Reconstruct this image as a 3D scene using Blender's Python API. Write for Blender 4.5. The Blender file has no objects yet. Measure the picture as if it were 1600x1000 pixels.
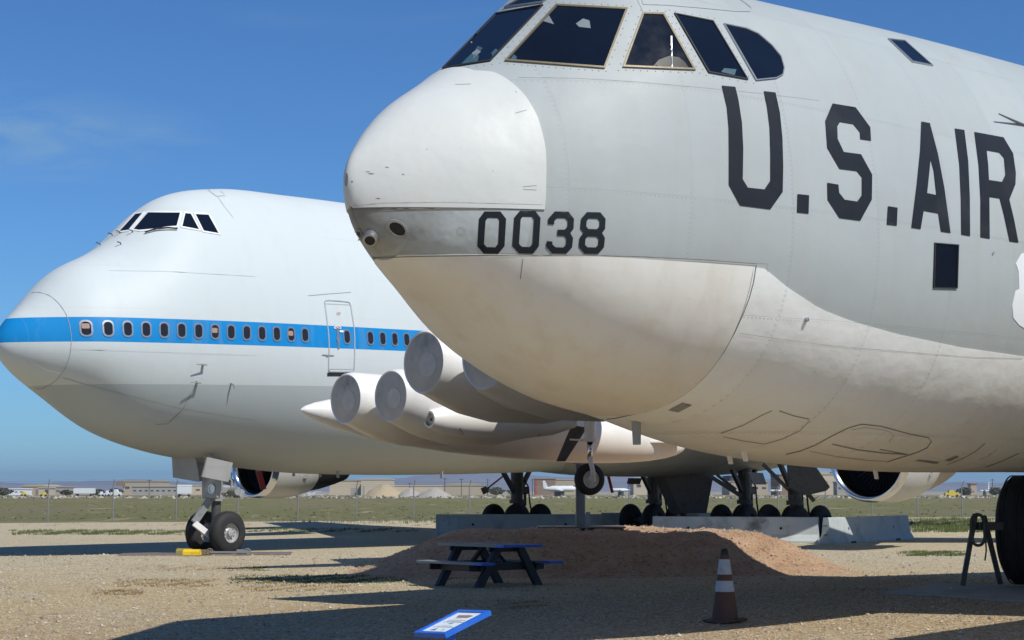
import bpy, math, random
from mathutils import Vector, Matrix, geometry
from mathutils.bvhtree import BVHTree
R = math.radians; PI = math.pi
sin, cos, sqrt = math.sin, math.cos, math.sqrt
random.seed(7)
scene = bpy.context.scene
COL = scene.collection

# ------------------------------------------------------------ camera, sky, sun
F = 2800.0; PITCH = math.atan(268 / 2800.0); CH = 1.71
cam_d = bpy.data.cameras.new('camera'); cam = bpy.data.objects.new('camera', cam_d); COL.objects.link(cam)
cam.location = (0, 0, CH); cam.rotation_euler = (PI / 2 + PITCH, 0, 0)
cam_d.sensor_width = 36; cam_d.lens = 36 * F / 1600; cam_d.clip_start = 0.1; cam_d.clip_end = 60000
scene.camera = cam
SUN = Vector((0.61, -0.60, 1.0)).normalized()          # direction towards the sun
elev = math.asin(SUN.z); azim = math.atan2(SUN.x, SUN.y)
world = bpy.data.worlds.new('World'); scene.world = world; world.use_nodes = True
wn = world.node_tree.nodes; wl = world.node_tree.links; wn.clear()
wo = wn.new('ShaderNodeOutputWorld'); bg = wn.new('ShaderNodeBackground'); sky = wn.new('ShaderNodeTexSky')
sky.sky_type = 'NISHITA'; sky.sun_disc = False; sky.sun_elevation = elev; sky.sun_rotation = azim
sky.air_density = 1.0; sky.dust_density = 0.25; sky.ozone_density = 2.6; sky.altitude = 750
bg.inputs['Strength'].default_value = 0.0635
# thin cirrus drawn as part of the sky
tc = wn.new('ShaderNodeTexCoord'); mp = wn.new('ShaderNodeMapping'); mp.inputs['Scale'].default_value = (2.2, 2.2, 13)
nz = wn.new('ShaderNodeTexNoise'); nz.inputs['Scale'].default_value = 2.3; nz.inputs['Detail'].default_value = 7; nz.inputs['Distortion'].default_value = .35
cr = wn.new('ShaderNodeValToRGB'); cr.color_ramp.elements[0].position = .60; cr.color_ramp.elements[1].position = .86
cr.color_ramp.elements[1].color = (.16, .16, .16, 1)
gm = wn.new('ShaderNodeMixRGB'); gm.blend_type = 'MULTIPLY'; gm.inputs[0].default_value = 1; gm.inputs[2].default_value = (.50, .88, 1.30, 1)
mx = wn.new('ShaderNodeMixRGB'); mx.blend_type = 'MIX'; mx.inputs[2].default_value = (3.2, 5.2, 7.2, 1)
wl.new(tc.outputs['Generated'], mp.inputs[0]); wl.new(mp.outputs[0], nz.inputs[0]); wl.new(nz.outputs[0], cr.inputs[0])
vd = wn.new('ShaderNodeVectorMath'); vd.operation = 'SUBTRACT'; wl.new(tc.outputs['Generated'], vd.inputs[0]); cd_ = ray(60, 222).normalized() if False else (-.262, .946, .19); vd.inputs[1].default_value = cd_
vm = wn.new('ShaderNodeVectorMath'); vm.operation = 'MULTIPLY'; wl.new(vd.outputs[0], vm.inputs[0]); vm.inputs[1].default_value = (11, 3, 42)
vl = wn.new('ShaderNodeVectorMath'); vl.operation = 'LENGTH'; wl.new(vm.outputs[0], vl.inputs[0])
mk = wn.new('ShaderNodeMapRange'); mk.inputs[1].default_value = 1.25; mk.inputs[2].default_value = .1; wl.new(vl.outputs['Value'], mk.inputs[0])
nz2 = wn.new('ShaderNodeTexNoise'); nz2.inputs['Scale'].default_value = 4.2; nz2.inputs['Detail'].default_value = 10; nz2.inputs['Roughness'].default_value = .62; nz2.inputs['Distortion'].default_value = 1.1; wl.new(mp.outputs[0], nz2.inputs[0])
mu = wn.new('ShaderNodeMath'); mu.operation = 'MULTIPLY'; wl.new(mk.outputs[0], mu.inputs[0]); nzr = wn.new('ShaderNodeMapRange'); nzr.inputs[1].default_value = .40; nzr.inputs[2].default_value = .72; wl.new(nz2.outputs[0], nzr.inputs[0]); wl.new(nzr.outputs[0], mu.inputs[1])
mu2 = wn.new('ShaderNodeMath'); mu2.operation = 'MULTIPLY_ADD'; wl.new(mu.outputs[0], mu2.inputs[0]); mu2.inputs[1].default_value = .75; wl.new(cr.outputs[0], mu2.inputs[2])
wl.new(mu2.outputs[0], mx.inputs[0]); wl.new(sky.outputs[0], gm.inputs[1]); wl.new(gm.outputs[0], mx.inputs[1])
wl.new(mx.outputs[0], bg.inputs[0]); wl.new(bg.outputs[0], wo.inputs[0])
sd = bpy.data.lights.new('sun', 'SUN'); sd.energy = 3.6; sd.angle = R(.53); sd.color = (1, .96, .875)
so = bpy.data.objects.new('sun', sd); COL.objects.link(so); so.rotation_euler = SUN.to_track_quat('Z', 'Y').to_euler()
scene.view_settings.view_transform = 'Standard'; scene.view_settings.look = 'None'
scene.view_settings.exposure = 0.36; scene.view_settings.gamma = 1

# ------------------------------------------------------------ pixel to place (used only to read positions off the photograph)
def ray(px, py):
    a = (px - 800) / F; b = (500 - py) / F
    return Vector((a, cos(PITCH) - b * sin(PITCH), sin(PITCH) + b * cos(PITCH)))
def at(px, py, Y):
    d = ray(px, py); return Vector((0, 0, CH)) + d * (Y / d.y)
def on(px, py, z=0.0):
    d = ray(px, py); return Vector((0, 0, CH)) + d * ((z - CH) / d.z)

# ------------------------------------------------------------ materials
def nmat(name):
    m = bpy.data.materials.new(name); m.use_nodes = True
    return m, m.node_tree.nodes, m.node_tree.links, m.node_tree.nodes['Principled BSDF']
def c4(c): return (c[0], c[1], c[2], 1)
def mixc(n, l, f, a, b, mode='MIX'):
    x = n.new('ShaderNodeMixRGB'); x.blend_type = mode
    for i, v in ((0, f), (1, a), (2, b)):
        if hasattr(v, 'is_output') or hasattr(v, 'links'): l.new(v, x.inputs[i])
        elif i == 0: x.inputs[0].default_value = v
        else: x.inputs[i].default_value = c4(v)
    return x.outputs[0]
def mth(n, l, op, a, b=None, c=None):
    x = n.new('ShaderNodeMath'); x.operation = op
    for i, v in enumerate((a, b, c)):
        if v is None: continue
        if hasattr(v, 'links'): l.new(v, x.inputs[i])
        else: x.inputs[i].default_value = v
    return x.outputs[0]
def noise(n, l, vec, scale, detail=5, rough=.55, sc3=None):
    if sc3:
        m = n.new('ShaderNodeMapping'); m.inputs['Scale'].default_value = sc3; l.new(vec, m.inputs[0]); vec = m.outputs[0]
    x = n.new('ShaderNodeTexNoise'); x.inputs['Scale'].default_value = scale; x.inputs['Detail'].default_value = detail
    x.inputs['Roughness'].default_value = rough; l.new(vec, x.inputs['Vector']); return x.outputs['Fac']
def ramp(n, l, f, p0, p1, c0=(0, 0, 0), c1=(1, 1, 1)):
    x = n.new('ShaderNodeValToRGB'); e = x.color_ramp.elements
    e[0].position = p0; e[1].position = p1; e[0].color = c4(c0); e[1].color = c4(c1); l.new(f, x.inputs[0]); return x.outputs[0]
def bumpn(n, l, b, h, dist, strength=1.0):
    x = n.new('ShaderNodeBump'); x.inputs['Distance'].default_value = dist; x.inputs['Strength'].default_value = strength
    l.new(h, x.inputs['Height']); l.new(x.outputs[0], b.inputs['Normal']); return x
def mat(name, col, rough=.5, metal=0.0, var=.12, vs=6.0, dirt=None, da=.25, bump=0.0, bs=40.0, spec=None, coat=0):
    m, n, l, b = nmat(name); tc = n.new('ShaderNodeTexCoord').outputs['Object']
    f = noise(n, l, tc, vs)
    c = mixc(n, l, f, [x * (1 - var) for x in col], [min(1, x * (1 + var)) for x in col])
    if dirt:
        g = noise(n, l, tc, vs * .45, 8, .65); g = ramp(n, l, g, .52, .72)
        g = mth(n, l, 'MULTIPLY', g, da); c = mixc(n, l, g, c, dirt)
    l.new(c, b.inputs['Base Color']); b.inputs['Roughness'].default_value = rough; b.inputs['Metallic'].default_value = metal
    if spec is not None: b.inputs['Specular IOR Level'].default_value = spec
    if coat: b.inputs['Coat Weight'].default_value = coat; b.inputs['Coat Roughness'].default_value = .08
    r = noise(n, l, tc, vs * 3); r = mth(n, l, 'MULTIPLY_ADD', r, .16, rough - .08); l.new(r, b.inputs['Roughness'])
    if bump: bumpn(n, l, b, noise(n, l, tc, bs, 6), bump)
    return m
def skin(name, col, col2=None, rough=.45, dirt=(.25, .19, .12), low_tint=None, wav=.01, seams=True, dstr=.35, gsk=0.0, seam_d=.22):
    """weathered aircraft skin: seams with rivet rows, uneven panels, streaks running down, waviness"""
    m, n, l, b = nmat(name); tc = n.new('ShaderNodeTexCoord').outputs['Object']
    sp = n.new('ShaderNodeSeparateXYZ'); l.new(tc, sp.inputs[0]); X, Y, Z = sp.outputs
    big = noise(n, l, tc, .55, 6, .6)
    c = mixc(n, l, ramp(n, l, big, .35, .68), col, col2 or [x * .9 for x in col])
    st = noise(n, l, tc, 1.0, 7, .62, (3.2, 3.2, .35))
    c = mixc(n, l, mth(n, l, 'MULTIPLY', ramp(n, l, st, .48, .8), dstr), c, dirt)
    sp2 = noise(n, l, tc, 9.0, 8, .7)
    c = mixc(n, l, mth(n, l, 'MULTIPLY', ramp(n, l, sp2, .64, .8), dstr * .8), c, [x * .8 for x in dirt])
    if low_tint:  # lower part tinted: ground bounce and underside shade painted into the colour
        z0, z1, dc, amt = low_tint
        mr = n.new('ShaderNodeMapRange'); mr.inputs[1].default_value = z0; mr.inputs[2].default_value = z1
        mr.inputs[3].default_value = 1; mr.inputs[4].default_value = 0; l.new(Z, mr.inputs[0])
        k = mth(n, l, 'MULTIPLY', mr.outputs[0], mth(n, l, 'MULTIPLY_ADD', noise(n, l, tc, 1.3, 8, .6), .9, .25))
        c = mixc(n, l, mth(n, l, 'MINIMUM', mth(n, l, 'MULTIPLY', k, amt), 1.0), c, dc)
    h = noise(n, l, tc, 1.4, 3, .5)
    if seams:
        def line(co, per, w, off):
            f = mth(n, l, 'FRACT', mth(n, l, 'ADD', mth(n, l, 'DIVIDE', co, per), off))
            return mth(n, l, 'LESS_THAN', mth(n, l, 'ABSOLUTE', mth(n, l, 'SUBTRACT', f, .5)), w / per)
        zl = mth(n, l, 'SUBTRACT', Z, mth(n, l, 'MULTIPLY', X, gsk))
        a = line(X, 1.27, .0035, .18); bb = line(zl, 1.13, .0035, .4); s1 = mth(n, l, 'MAXIMUM', a, bb)
        dotx = line(X, .05, .010, 0); dotz = line(zl, .05, .010, 0)
        ra = mth(n, l, 'MULTIPLY', line(X, 1.27, .009, .195), dotz); rb = mth(n, l, 'MULTIPLY', line(zl, 1.13, .009, .415), dotx)
        riv = mth(n, l, 'MAXIMUM', ra, rb)
        cmb = n.new('ShaderNodeCombineXYZ'); l.new(mth(n, l, 'FLOOR', mth(n, l, 'ADD', mth(n, l, 'DIVIDE', X, 1.27), .68)), cmb.inputs[0]); l.new(mth(n, l, 'FLOOR', mth(n, l, 'ADD', mth(n, l, 'DIVIDE', zl, 1.13), .9)), cmb.inputs[1])
        wnz = n.new('ShaderNodeTexWhiteNoise'); wnz.noise_dimensions = '3D'; l.new(cmb.outputs[0], wnz.inputs['Vector'])
        tn_ = mth(n, l, 'MULTIPLY', wnz.outputs['Value'], .20); c = mixc(n, l, tn_, c, [x * .72 for x in col])
        fade = ramp(n, l, noise(n, l, tc, .9, 3), .34, .55)
        c = mixc(n, l, mth(n, l, 'MULTIPLY', mth(n, l, 'MULTIPLY', s1, fade), seam_d), c, [x * .5 for x in col])
        c = mixc(n, l, mth(n, l, 'MULTIPLY', mth(n, l, 'MULTIPLY', riv, fade), seam_d * 1.1), c, [x * .5 for x in dirt])
        pil = mth(n, l, 'SINE', mth(n, l, 'MULTIPLY', X, 4.95))
        h = mth(n, l, 'MULTIPLY_ADD', pil, .05, h); h = mth(n, l, 'MULTIPLY_ADD', noise(n, l, tc, 4.6, 3, .5, (1, 1, 1.6)), .13, h)
        h = mth(n, l, 'SUBTRACT', h, mth(n, l, 'MULTIPLY', s1, .05))
    l.new(c, b.inputs['Base Color'])
    l.new(mth(n, l, 'MULTIPLY_ADD', noise(n, l, tc, 2.4, 5), .25, rough - .1), b.inputs['Roughness'])
    bumpn(n, l, b, mth(n, l, 'MULTIPLY_ADD', noise(n, l, tc, 14, 4), .05, h), wav)
    return m

M = {}
M['grey_skin'] = skin('aged_grey_paint', (.39, .428, .43), (.36, .398, .40), .55, (.34, .32, .27), low_tint=(3.6, 4.6, (.36, .40, .41), .12), wav=.012, dstr=.28)
M['radome'] = skin('radome_white', (.62, .64, .61), (.59, .61, .585), .38, (.55, .50, .43), seams=False, wav=.02, dstr=.16)
M['chin'] = skin('chin_white', (.78, .785, .75), (.74, .73, .68), .5, (.48, .38, .25), seams=False, low_tint=(1.9, 3.2, (.52, .41, .24), .85), wav=.014, dstr=.3)  # brown low down is ground bounce painted into the chin colour
M['belly'] = skin('belly_white', (.83, .86, .85), (.79, .81, .80), .5, (.45, .36, .25), low_tint=(1.8, 2.7, (.54, .44, .29), .75), wav=.026, dstr=.12, seam_d=.3)  # warm bounce from the ground painted along the belly bottom
M['strip'] = mat('bare_metal_strip', (.26, .28, .28), .42, .35, .25, 2.2, (.10, .10, .09), .7)
M['pod'] = skin('pod_white', (.78, .78, .77), (.73, .72, .70), .34, (.5, .42, .33), seams=False, wav=.008, dstr=.2, low_tint=(-.75, -.15, (.50, .41, .30), .7))  # brown underside paints the ground's reflection into the white
M['tank'] = skin('tank_white', (.78, .775, .75), (.72, .71, .68), .36, (.5, .42, .33), seams=False, wav=.006, dstr=.2, low_tint=(-.7, -.1, (.55, .45, .34), .6))  # tank bottom coloured brown for light reflected off the ground
M['cover'] = mat('dull_metal_cover', (.47, .44, .385), .6, .08, .3, 3.0, (.20, .19, .17), .85)
M['letter'] = mat('black_lettering', (.014, .018, .026), .65, 0, .25, 3, (.05, .05, .05), .4, spec=.2)
M['badge'] = mat('pale_badge', (.74, .77, .79), .45, 0, .04, 3)
M['glass'] = mat('dark_window_glass', (.006, .010, .020), .09, 0, .4, 1.5, spec=.25)
M['glass2'] = mat('cabin_window_glass', (.02, .021, .026), .12, 0, .4, 6, spec=.3)
M['brass'] = mat('brass_window_rim', (.20, .165, .10), .5, .2, .25, 30)
M['seal'] = mat('black_seal', (.02, .02, .022), .6, 0, .2, 20)
M['alum'] = mat('worn_aluminium', (.42, .43, .44), .35, .8, .15, 8)
M['alum2'] = mat('cover_disc_grey', (.52, .50, .45), .6, .05, .25, 5)
M['chrome'] = mat('polished_lip', (.72, .73, .75), .16, 1, .06, 5)
M['tyre'] = mat('tyre_rubber', (.018, .018, .019), .75, 0, .3, 10, (.06, .055, .05), .4, bump=.002)
M['rim'] = mat('wheel_rim_grey', (.42, .42, .41), .45, .3, .15, 20, (.12, .1, .08), .5)
M['strut'] = mat('gear_grey', (.30, .31, .31), .5, .2, .2, 10, (.06, .05, .04), .6)
M['darkgear'] = mat('greasy_gear', (.09, .088, .085), .55, .3, .3, 12, (.02, .02, .02), .6)
M['white'] = mat('white_enamel', (.75, .75, .73), .4, 0, .06, 8, (.4, .36, .3), .3)
M['titan'] = mat('heat_stained_metal', (.33, .29, .24), .38, .85, .2, 5)
M['black'] = mat('matt_black', (.014, .014, .016), .6, 0, .3, 8)
M['fan'] = mat('fan_blade', (.06, .065, .075), .35, .7, .2, 12)
M['red'] = mat('faded_red', (.42, .045, .025), .55, 0, .2, 20)
M['blue'] = mat('blue_plastic', (.015, .125, .58), .4, 0, .1, 14, (.15, .2, .35), .3)
M['greygreen'] = mat('speckled_recycled_board', (.19, .23, .24), .55, 0, .15, 60)
M['navy'] = mat('dark_navy_frame', (.022, .026, .045), .5, 0, .2, 14)
M['plaque'] = mat('plaque_print', (.72, .78, .78), .3, 0, .03, 6)
M['ink'] = mat('faded_ink', (.12, .14, .18), .6, 0, .3, 60)
M['ink2'] = mat('brown_ink', (.25, .18, .14), .6, 0, .3, 60)
M['orange'] = mat('weathered_orange_rubber', (.105, .048, .030), .7, 0, .25, 9, (.05, .035, .03), .75)
M['reflect'] = mat('scuffed_reflective_band', (.40, .43, .47), .5, 0, .1, 20, (.2, .19, .18), .6)
M['yellow'] = mat('yellow_paint', (.75, .50, .02), .5, 0, .1, 12, (.25, .15, .04), .5)
M['galv'] = mat('galvanised_steel', (.26, .27, .28), .5, .4, .15, 30)
M['rust'] = mat('rust_brown', (.22, .13, .08), .8, 0, .3, 20)
M['rusty'] = mat('rusty_plate', (.20, .16, .13), .6, .3, .3, 3, (.3, .3, .3), .5)
M['concrete'] = mat('barrier_concrete', (.42, .46, .47), .85, 0, .12, 3, (.14, .13, .12), .5, bump=.006)
M['blotchy'] = mat('blotchy_concrete', (.48, .52, .53), .85, 0, .15, 2, (.09, .085, .08), .95, bump=.006)  # heavy dark blotches, also used for shade painted on barriers
M['padc'] = mat('pad_concrete', (.33, .33, .31), .85, 0, .15, 1.5, (.16, .14, .11), .5, bump=.004)
M['steelpost'] = mat('painted_steel_post', (.33, .36, .40), .5, .1, .1, 10)

def jet_skin():
    m, n, l, b = nmat('airliner_livery'); tc = n.new('ShaderNodeTexCoord').outputs['Object']
    sp = n.new('ShaderNodeSeparateXYZ'); l.new(tc, sp.inputs[0]); X, Y, Z = sp.outputs
    zl = mth(n, l, 'SUBTRACT', Z, mth(n, l, 'MULTIPLY', X, JG))
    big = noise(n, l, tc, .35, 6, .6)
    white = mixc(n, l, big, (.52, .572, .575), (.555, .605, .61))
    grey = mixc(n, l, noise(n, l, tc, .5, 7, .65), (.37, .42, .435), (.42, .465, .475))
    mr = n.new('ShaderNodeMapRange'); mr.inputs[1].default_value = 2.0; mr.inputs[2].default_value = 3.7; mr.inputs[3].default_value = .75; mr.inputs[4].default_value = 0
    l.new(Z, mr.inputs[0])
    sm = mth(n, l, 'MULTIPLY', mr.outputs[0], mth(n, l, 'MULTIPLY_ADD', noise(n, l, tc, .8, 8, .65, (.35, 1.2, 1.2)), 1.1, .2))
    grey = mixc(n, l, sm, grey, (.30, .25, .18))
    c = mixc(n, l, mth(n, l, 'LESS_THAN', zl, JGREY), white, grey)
    blue = mixc(n, l, noise(n, l, tc, 1.2, 4), (.006, .205, .52), (.008, .235, .56))
    ins = mth(n, l, 'MULTIPLY', mth(n, l, 'GREATER_THAN', zl, JS0), mth(n, l, 'LESS_THAN', zl, JS1))
    c = mixc(n, l, ins, c, blue)
    def line(co, per, w, off):
        f = mth(n, l, 'FRACT', mth(n, l, 'ADD', mth(n, l, 'DIVIDE', co, per), off))
        return mth(n, l, 'LESS_THAN', mth(n, l, 'ABSOLUTE', mth(n, l, 'SUBTRACT', f, .5)), w / per)
    s1 = mth(n, l, 'MAXIMUM', line(X, 3.05, .010, .36), line(zl, 1.18, .010, .16))
    s1 = mth(n, l, 'MULTIPLY', s1, ramp(n, l, noise(n, l, tc, .35, 3), .42, .6))
    c = mixc(n, l, mth(n, l, 'MULTIPLY', s1, .16), c, (.3, .3, .29))
    st = noise(n, l, tc, 1.0, 7, .62, (2.4, 2.4, .25))
    c = mixc(n, l, mth(n, l, 'MULTIPLY', ramp(n, l, st, .52, .85), .22), c, (.42, .41, .37))
    l.new(c, b.inputs['Base Color']); b.inputs['Roughness'].default_value = .5; b.inputs['Specular IOR Level'].default_value = .2
    bumpn(n, l, b, noise(n, l, tc, .8, 3), .01)
    return m
JG = .03; JS0 = 5.38; JS1 = 6.0; JGREY = 4.1

# ------------------------------------------------------------ mesh helpers
class MB:
    def __init__(s): s.v = []; s.f = []; s.m = []
    def add(s, v, f, mi=0):
        k = len(s.v); s.v += [tuple(x) for x in v]; s.f += [tuple(i + k for i in q) for q in f]; s.m += [mi] * len(f); return s
    def box(s, c, d, rot=None, bev=0.0, mi=0):
        hx, hy, hz = d[0] / 2, d[1] / 2, d[2] / 2; v = []
        if bev:
            pts = []
            for z, i in ((-hz, bev), (-hz + bev, 0), (hz - bev, 0), (hz, bev)):
                for x, y in ((-hx + i, -hy + i), (hx - i, -hy + i), (hx - i, hy - i), (-hx + i, hy - i)): v.append(Vector((x, y, z)))
            f = [(3, 2, 1, 0), (12, 13, 14, 15)]
            for r in range(3):
                for k in range(4): f.append((r * 4 + k, r * 4 + (k + 1) % 4, r * 4 + 4 + (k + 1) % 4, r * 4 + 4 + k))
        else:
            v = [Vector((x, y, z)) for z in (-hz, hz) for x, y in ((-hx, -hy), (hx, -hy), (hx, hy), (-hx, hy))]
            f = [(3, 2, 1, 0), (4, 5, 6, 7), (0, 1, 5, 4), (1, 2, 6, 5), (2, 3, 7, 6), (3, 0, 4, 7)]
        if rot is not None: v = [rot @ p for p in v]
        c = Vector(c); return s.add([p + c for p in v], f, mi)
    def beam(s, a, b, w, h, up=(0, 0, 1), bev=0.0, mi=0):
        a = Vector(a); b = Vector(b); z = (b - a); L = z.length; z.normalize(); u = Vector(up)
        x = u.cross(z)
        if x.length < 1e-4: x = Vector((1, 0, 0)).cross(z)
        x.normalize(); y = z.cross(x)
        rot = Matrix((x, y, z)).transposed(); return s.box((a + b) / 2, (w, h, L), rot, bev, mi)
    def lathe(s, a, ax, prof, n=24, mi=0, cap=(True, True), up=None):
        """prof: list of (distance along axis, radius)"""
        a = Vector(a); ax = Vector(ax).normalized(); u = ax.orthogonal().normalized() if up is None else Vector(up); w = ax.cross(u)
        v = []; f = []
        for t, r in prof:
            for k in range(n):
                q = 2 * PI * k / n; v.append(a + ax * t + (u * cos(q) + w * sin(q)) * r)
        for i in range(len(prof) - 1):
            for k in range(n):
                k2 = (k + 1) % n; f.append((i * n + k, i * n + k2, (i + 1) * n + k2, (i + 1) * n + k))
        if cap[0]: f.append(tuple(reversed(range(n))))
        if cap[1]: f.append(tuple((len(prof) - 1) * n + k for k in range(n)))
        return s.add(v, f, mi)
    def cyl(s, a, b, r0, r1=None, n=12, mi=0):
        a = Vector(a); b = Vector(b); r1 = r0 if r1 is None else r1
        return s.lathe(a, b - a, [(0, r0), ((b - a).length, r1)], n, mi)
    def tube(s, pts, r, n=8, closed=False, mi=0):
        pts = [Vector(p) for p in pts]; N = len(pts); v = []; f = []
        for i, p in enumerate(pts):
            if closed: d = pts[(i + 1) % N] - pts[i - 1]
            else: d = pts[min(i + 1, N - 1)] - pts[max(i - 1, 0)]
            d.normalize(); u = d.orthogonal().normalized() if i == 0 else (u - d * u.dot(d)).normalized()
            w = d.cross(u)
            for k in range(n): q = 2 * PI * k / n; v.append(p + (u * cos(q) + w * sin(q)) * r)
        for i in range(N if closed else N - 1):
            j = (i + 1) % N
            for k in range(n): f.append((i * n + k, i * n + (k + 1) % n, j * n + (k + 1) % n, j * n + k))
        if not closed: f.append(tuple(reversed(range(n)))); f.append(tuple((N - 1) * n + k for k in range(n)))
        return s.add(v, f, mi)
    def prism(s, poly, d, mi=0):
        """poly: 3d points, extruded by vector d"""
        n = len(poly); d = Vector(d); v = [Vector(p) for p in poly] + [Vector(p) + d for p in poly]
        f = [tuple(reversed(range(n))), tuple(range(n, 2 * n))] + [(k, (k + 1) % n, n + (k + 1) % n, n + k) for k in range(n)]
        return s.add(v, f, mi)
    def build(s, name, mats, parent=None, smooth=False, auto=None):
        me = bpy.data.meshes.new(name); me.from_pydata(s.v, [], s.f)
        for m in (mats if isinstance(mats, (list, tuple)) else [mats]): me.materials.append(m)
        if any(s.m): me.polygons.foreach_set('material_index', s.m)
        me.validate(); me.update()
        if smooth:
            me.polygons.foreach_set('use_smooth', [True] * len(me.polygons))
            if auto:
                import bmesh
                bm = bmesh.new(); bm.from_mesh(me); bmesh.ops.recalc_face_normals(bm, faces=bm.faces)
                for e in bm.edges:
                    if len(e.link_faces) == 2 and e.calc_face_angle(0) > auto: e.smooth = False
                bm.to_mesh(me); bm.free()
        o = bpy.data.objects.new(name, me); COL.objects.link(o)
        if parent: o.parent = parent
        return o
def tag(o, label=None, cat=None, group=None, kind=None):
    if label: o['label'] = label
    if cat: o['category'] = cat
    if group: o['group'] = group
    if kind: o['kind'] = kind
    return o
def empty(name, label, cat, loc=(0, 0, 0), rz=0.0, group=None):
    o = bpy.data.objects.new(name, None); COL.objects.link(o); o.location = loc; o.rotation_euler = (0, 0, rz)
    o.empty_display_size = .3; return tag(o, label, cat, group)
def copy_tree(o, parent=None):
    c = o.copy(); COL.objects.link(c)
    if parent: c.parent = parent
    for ch in [x for x in bpy.data.objects if x.parent == o]: copy_tree(ch, c)
    return c
def smooth3(a, b, x): t = max(0, min(1, (x - a) / (b - a))); return t * t * (3 - 2 * t)

# ------------------------------------------------------------ lofted fuselages
def herm(xk, yk, x):
    n = len(xk); h = [xk[i + 1] - xk[i] for i in range(n - 1)]; dl = [(yk[i + 1] - yk[i]) / h[i] for i in range(n - 1)]
    m = [0] * n
    for i in range(1, n - 1): m[i] = (dl[i - 1] * h[i] + dl[i] * h[i - 1]) / (h[i - 1] + h[i])
    m[0] = dl[0] + (dl[0] - m[1]) * .5; m[-1] = dl[-1]
    i = 0
    while i < n - 2 and x > xk[i + 1]: i += 1
    t = (x - xk[i]) / h[i]
    return (2*t**3 - 3*t**2 + 1) * yk[i] + (t**3 - 2*t**2 + t) * h[i] * m[i] + (-2*t**3 + 3*t**2) * yk[i+1] + (t**3 - t**2) * h[i] * m[i+1]
class Body:
    def __init__(s, K, zt, zb, w, zc, nu, nl, g=0.0):
        s.q = [sqrt(k) for k in K]; s.T = zt; s.B = zb; s.W = w; s.C = zc; s.NU = nu; s.NL = nl; s.g = g; s.c = {}
    def par(s, x):
        k = round(x, 5)
        if k not in s.c:
            q = sqrt(max(x, 0)); s.c[k] = tuple(herm(s.q, a, q) for a in (s.T, s.B, s.W, s.C, s.NU, s.NL))
        return s.c[k]
    def pt(s, x, ph):                      # local: x aft, y starboard, z up; ph 0 = port side, 90 = top
        T, B, W, C, nu, nl = s.par(x); c = cos(ph); sn = sin(ph); n = nu if sn >= 0 else nl
        p = W * math.copysign(abs(c) ** (2 / n), c); z = C + (T if sn >= 0 else B) * math.copysign(abs(sn) ** (2 / n), sn)
        return Vector((x, -p, z + s.g * x))
    def phz(s, x, z):
        T, B, W, C, nu, nl = s.par(x); d = z - C; H = T if d >= 0 else B; n = nu if d >= 0 else nl
        r = min(.9999, abs(d) / max(H, 1e-6)); return math.copysign(math.asin(r ** (n / 2)), d)
    def nrm(s, x, ph):
        e = .01; a = s.pt(x + e, ph) - s.pt(max(x - e, 1e-5), ph); b = s.pt(x, ph + e) - s.pt(x, ph - e)
        n = b.cross(a); n.normalize()
        mid = Vector((x, 0, s.par(x)[3] + s.g * x))
        if n.dot(s.pt(x, ph) - mid) < 0: n = -n
        return n
    def mesh(s, L, ns=150, nph=120):
        v = []; f = []
        for i in range(ns + 1):
            x = L * (i / ns) ** 1.7
            for k in range(nph): v.append(s.pt(max(x, 1e-5), -PI / 2 + 2 * PI * k / nph))
        for i in range(ns):
            for k in range(nph):
                k2 = (k + 1) % nph; f.append((i * nph + k, i * nph + k2, (i + 1) * nph + k2, (i + 1) * nph + k))
        m = MB(); m.add(v, f); return m
def grid_sheet(fn, nu, nv, thick, fnin):
    """fn(u,v)->(point, normal); raised skin with a rim going down to the surface"""
    m = MB(); v = []; f = []
    for i in range(nu + 1):
        for j in range(nv + 1):
            p, n = fn(i / nu, j / nv); v.append(p + n * thick)
    W = nv + 1
    for i in range(nu):
        for j in range(nv): f.append((i * W + j, (i + 1) * W + j, (i + 1) * W + j + 1, i * W + j + 1))
    m.add(v, f)
    border = [(i, 0) for i in range(nu + 1)] + [(nu, j) for j in range(1, nv + 1)] + [(i, nv) for i in range(nu - 1, -1, -1)] + [(0, j) for j in range(nv - 1, 0, -1)]
    top = []; low = []
    for i, j in border:
        p, n = fn(i / nu, j / nv); top.append(p + n * thick); low.append(p - n * .004)
    N = len(border); m.add(top + low, [(k, (k + 1) % N, N + (k + 1) % N, N + k) for k in range(N)])
    return m

def inpoly(p, poly):
    x, y = p; c = False; n = len(poly)
    for i in range(n):
        x0, y0 = poly[i]; x1, y1 = poly[i - 1]
        if (y0 > y) != (y1 > y) and x < (x1 - x0) * (y - y0) / (y1 - y0) + x0: c = not c
    return c
def tri2d(poly, holes, step):
    pts = []; edges = []
    for lp in [poly] + holes:
        k = len(pts); sub = []
        for i in range(len(lp)):
            a = Vector(lp[i]); b = Vector(lp[(i + 1) % len(lp)]); n = max(1, int((b - a).length / step))
            for j in range(n): sub.append(a.lerp(b, j / n))
        pts += sub; edges += [(k + i, k + (i + 1) % len(sub)) for i in range(len(sub))]
    xs = [p[0] for p in poly]; ys = [p[1] for p in poly]
    x = min(xs) + step * .5
    while x < max(xs):
        y = min(ys) + step * .5
        while y < max(ys):
            if inpoly((x, y), poly) and not any(inpoly((x, y), h) for h in holes): pts.append(Vector((x, y)))
            y += step
        x += step
    r = geometry.delaunay_2d_cdt(pts, edges, [], 0, 1e-5); V = r[0]; T = []
    for t in r[2]:
        c = (V[t[0]] + V[t[1]] + V[t[2]]) / 3
        if inpoly(c, poly) and not any(inpoly(c, h) for h in holes): T.append(tuple(t))
    return V, T
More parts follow.
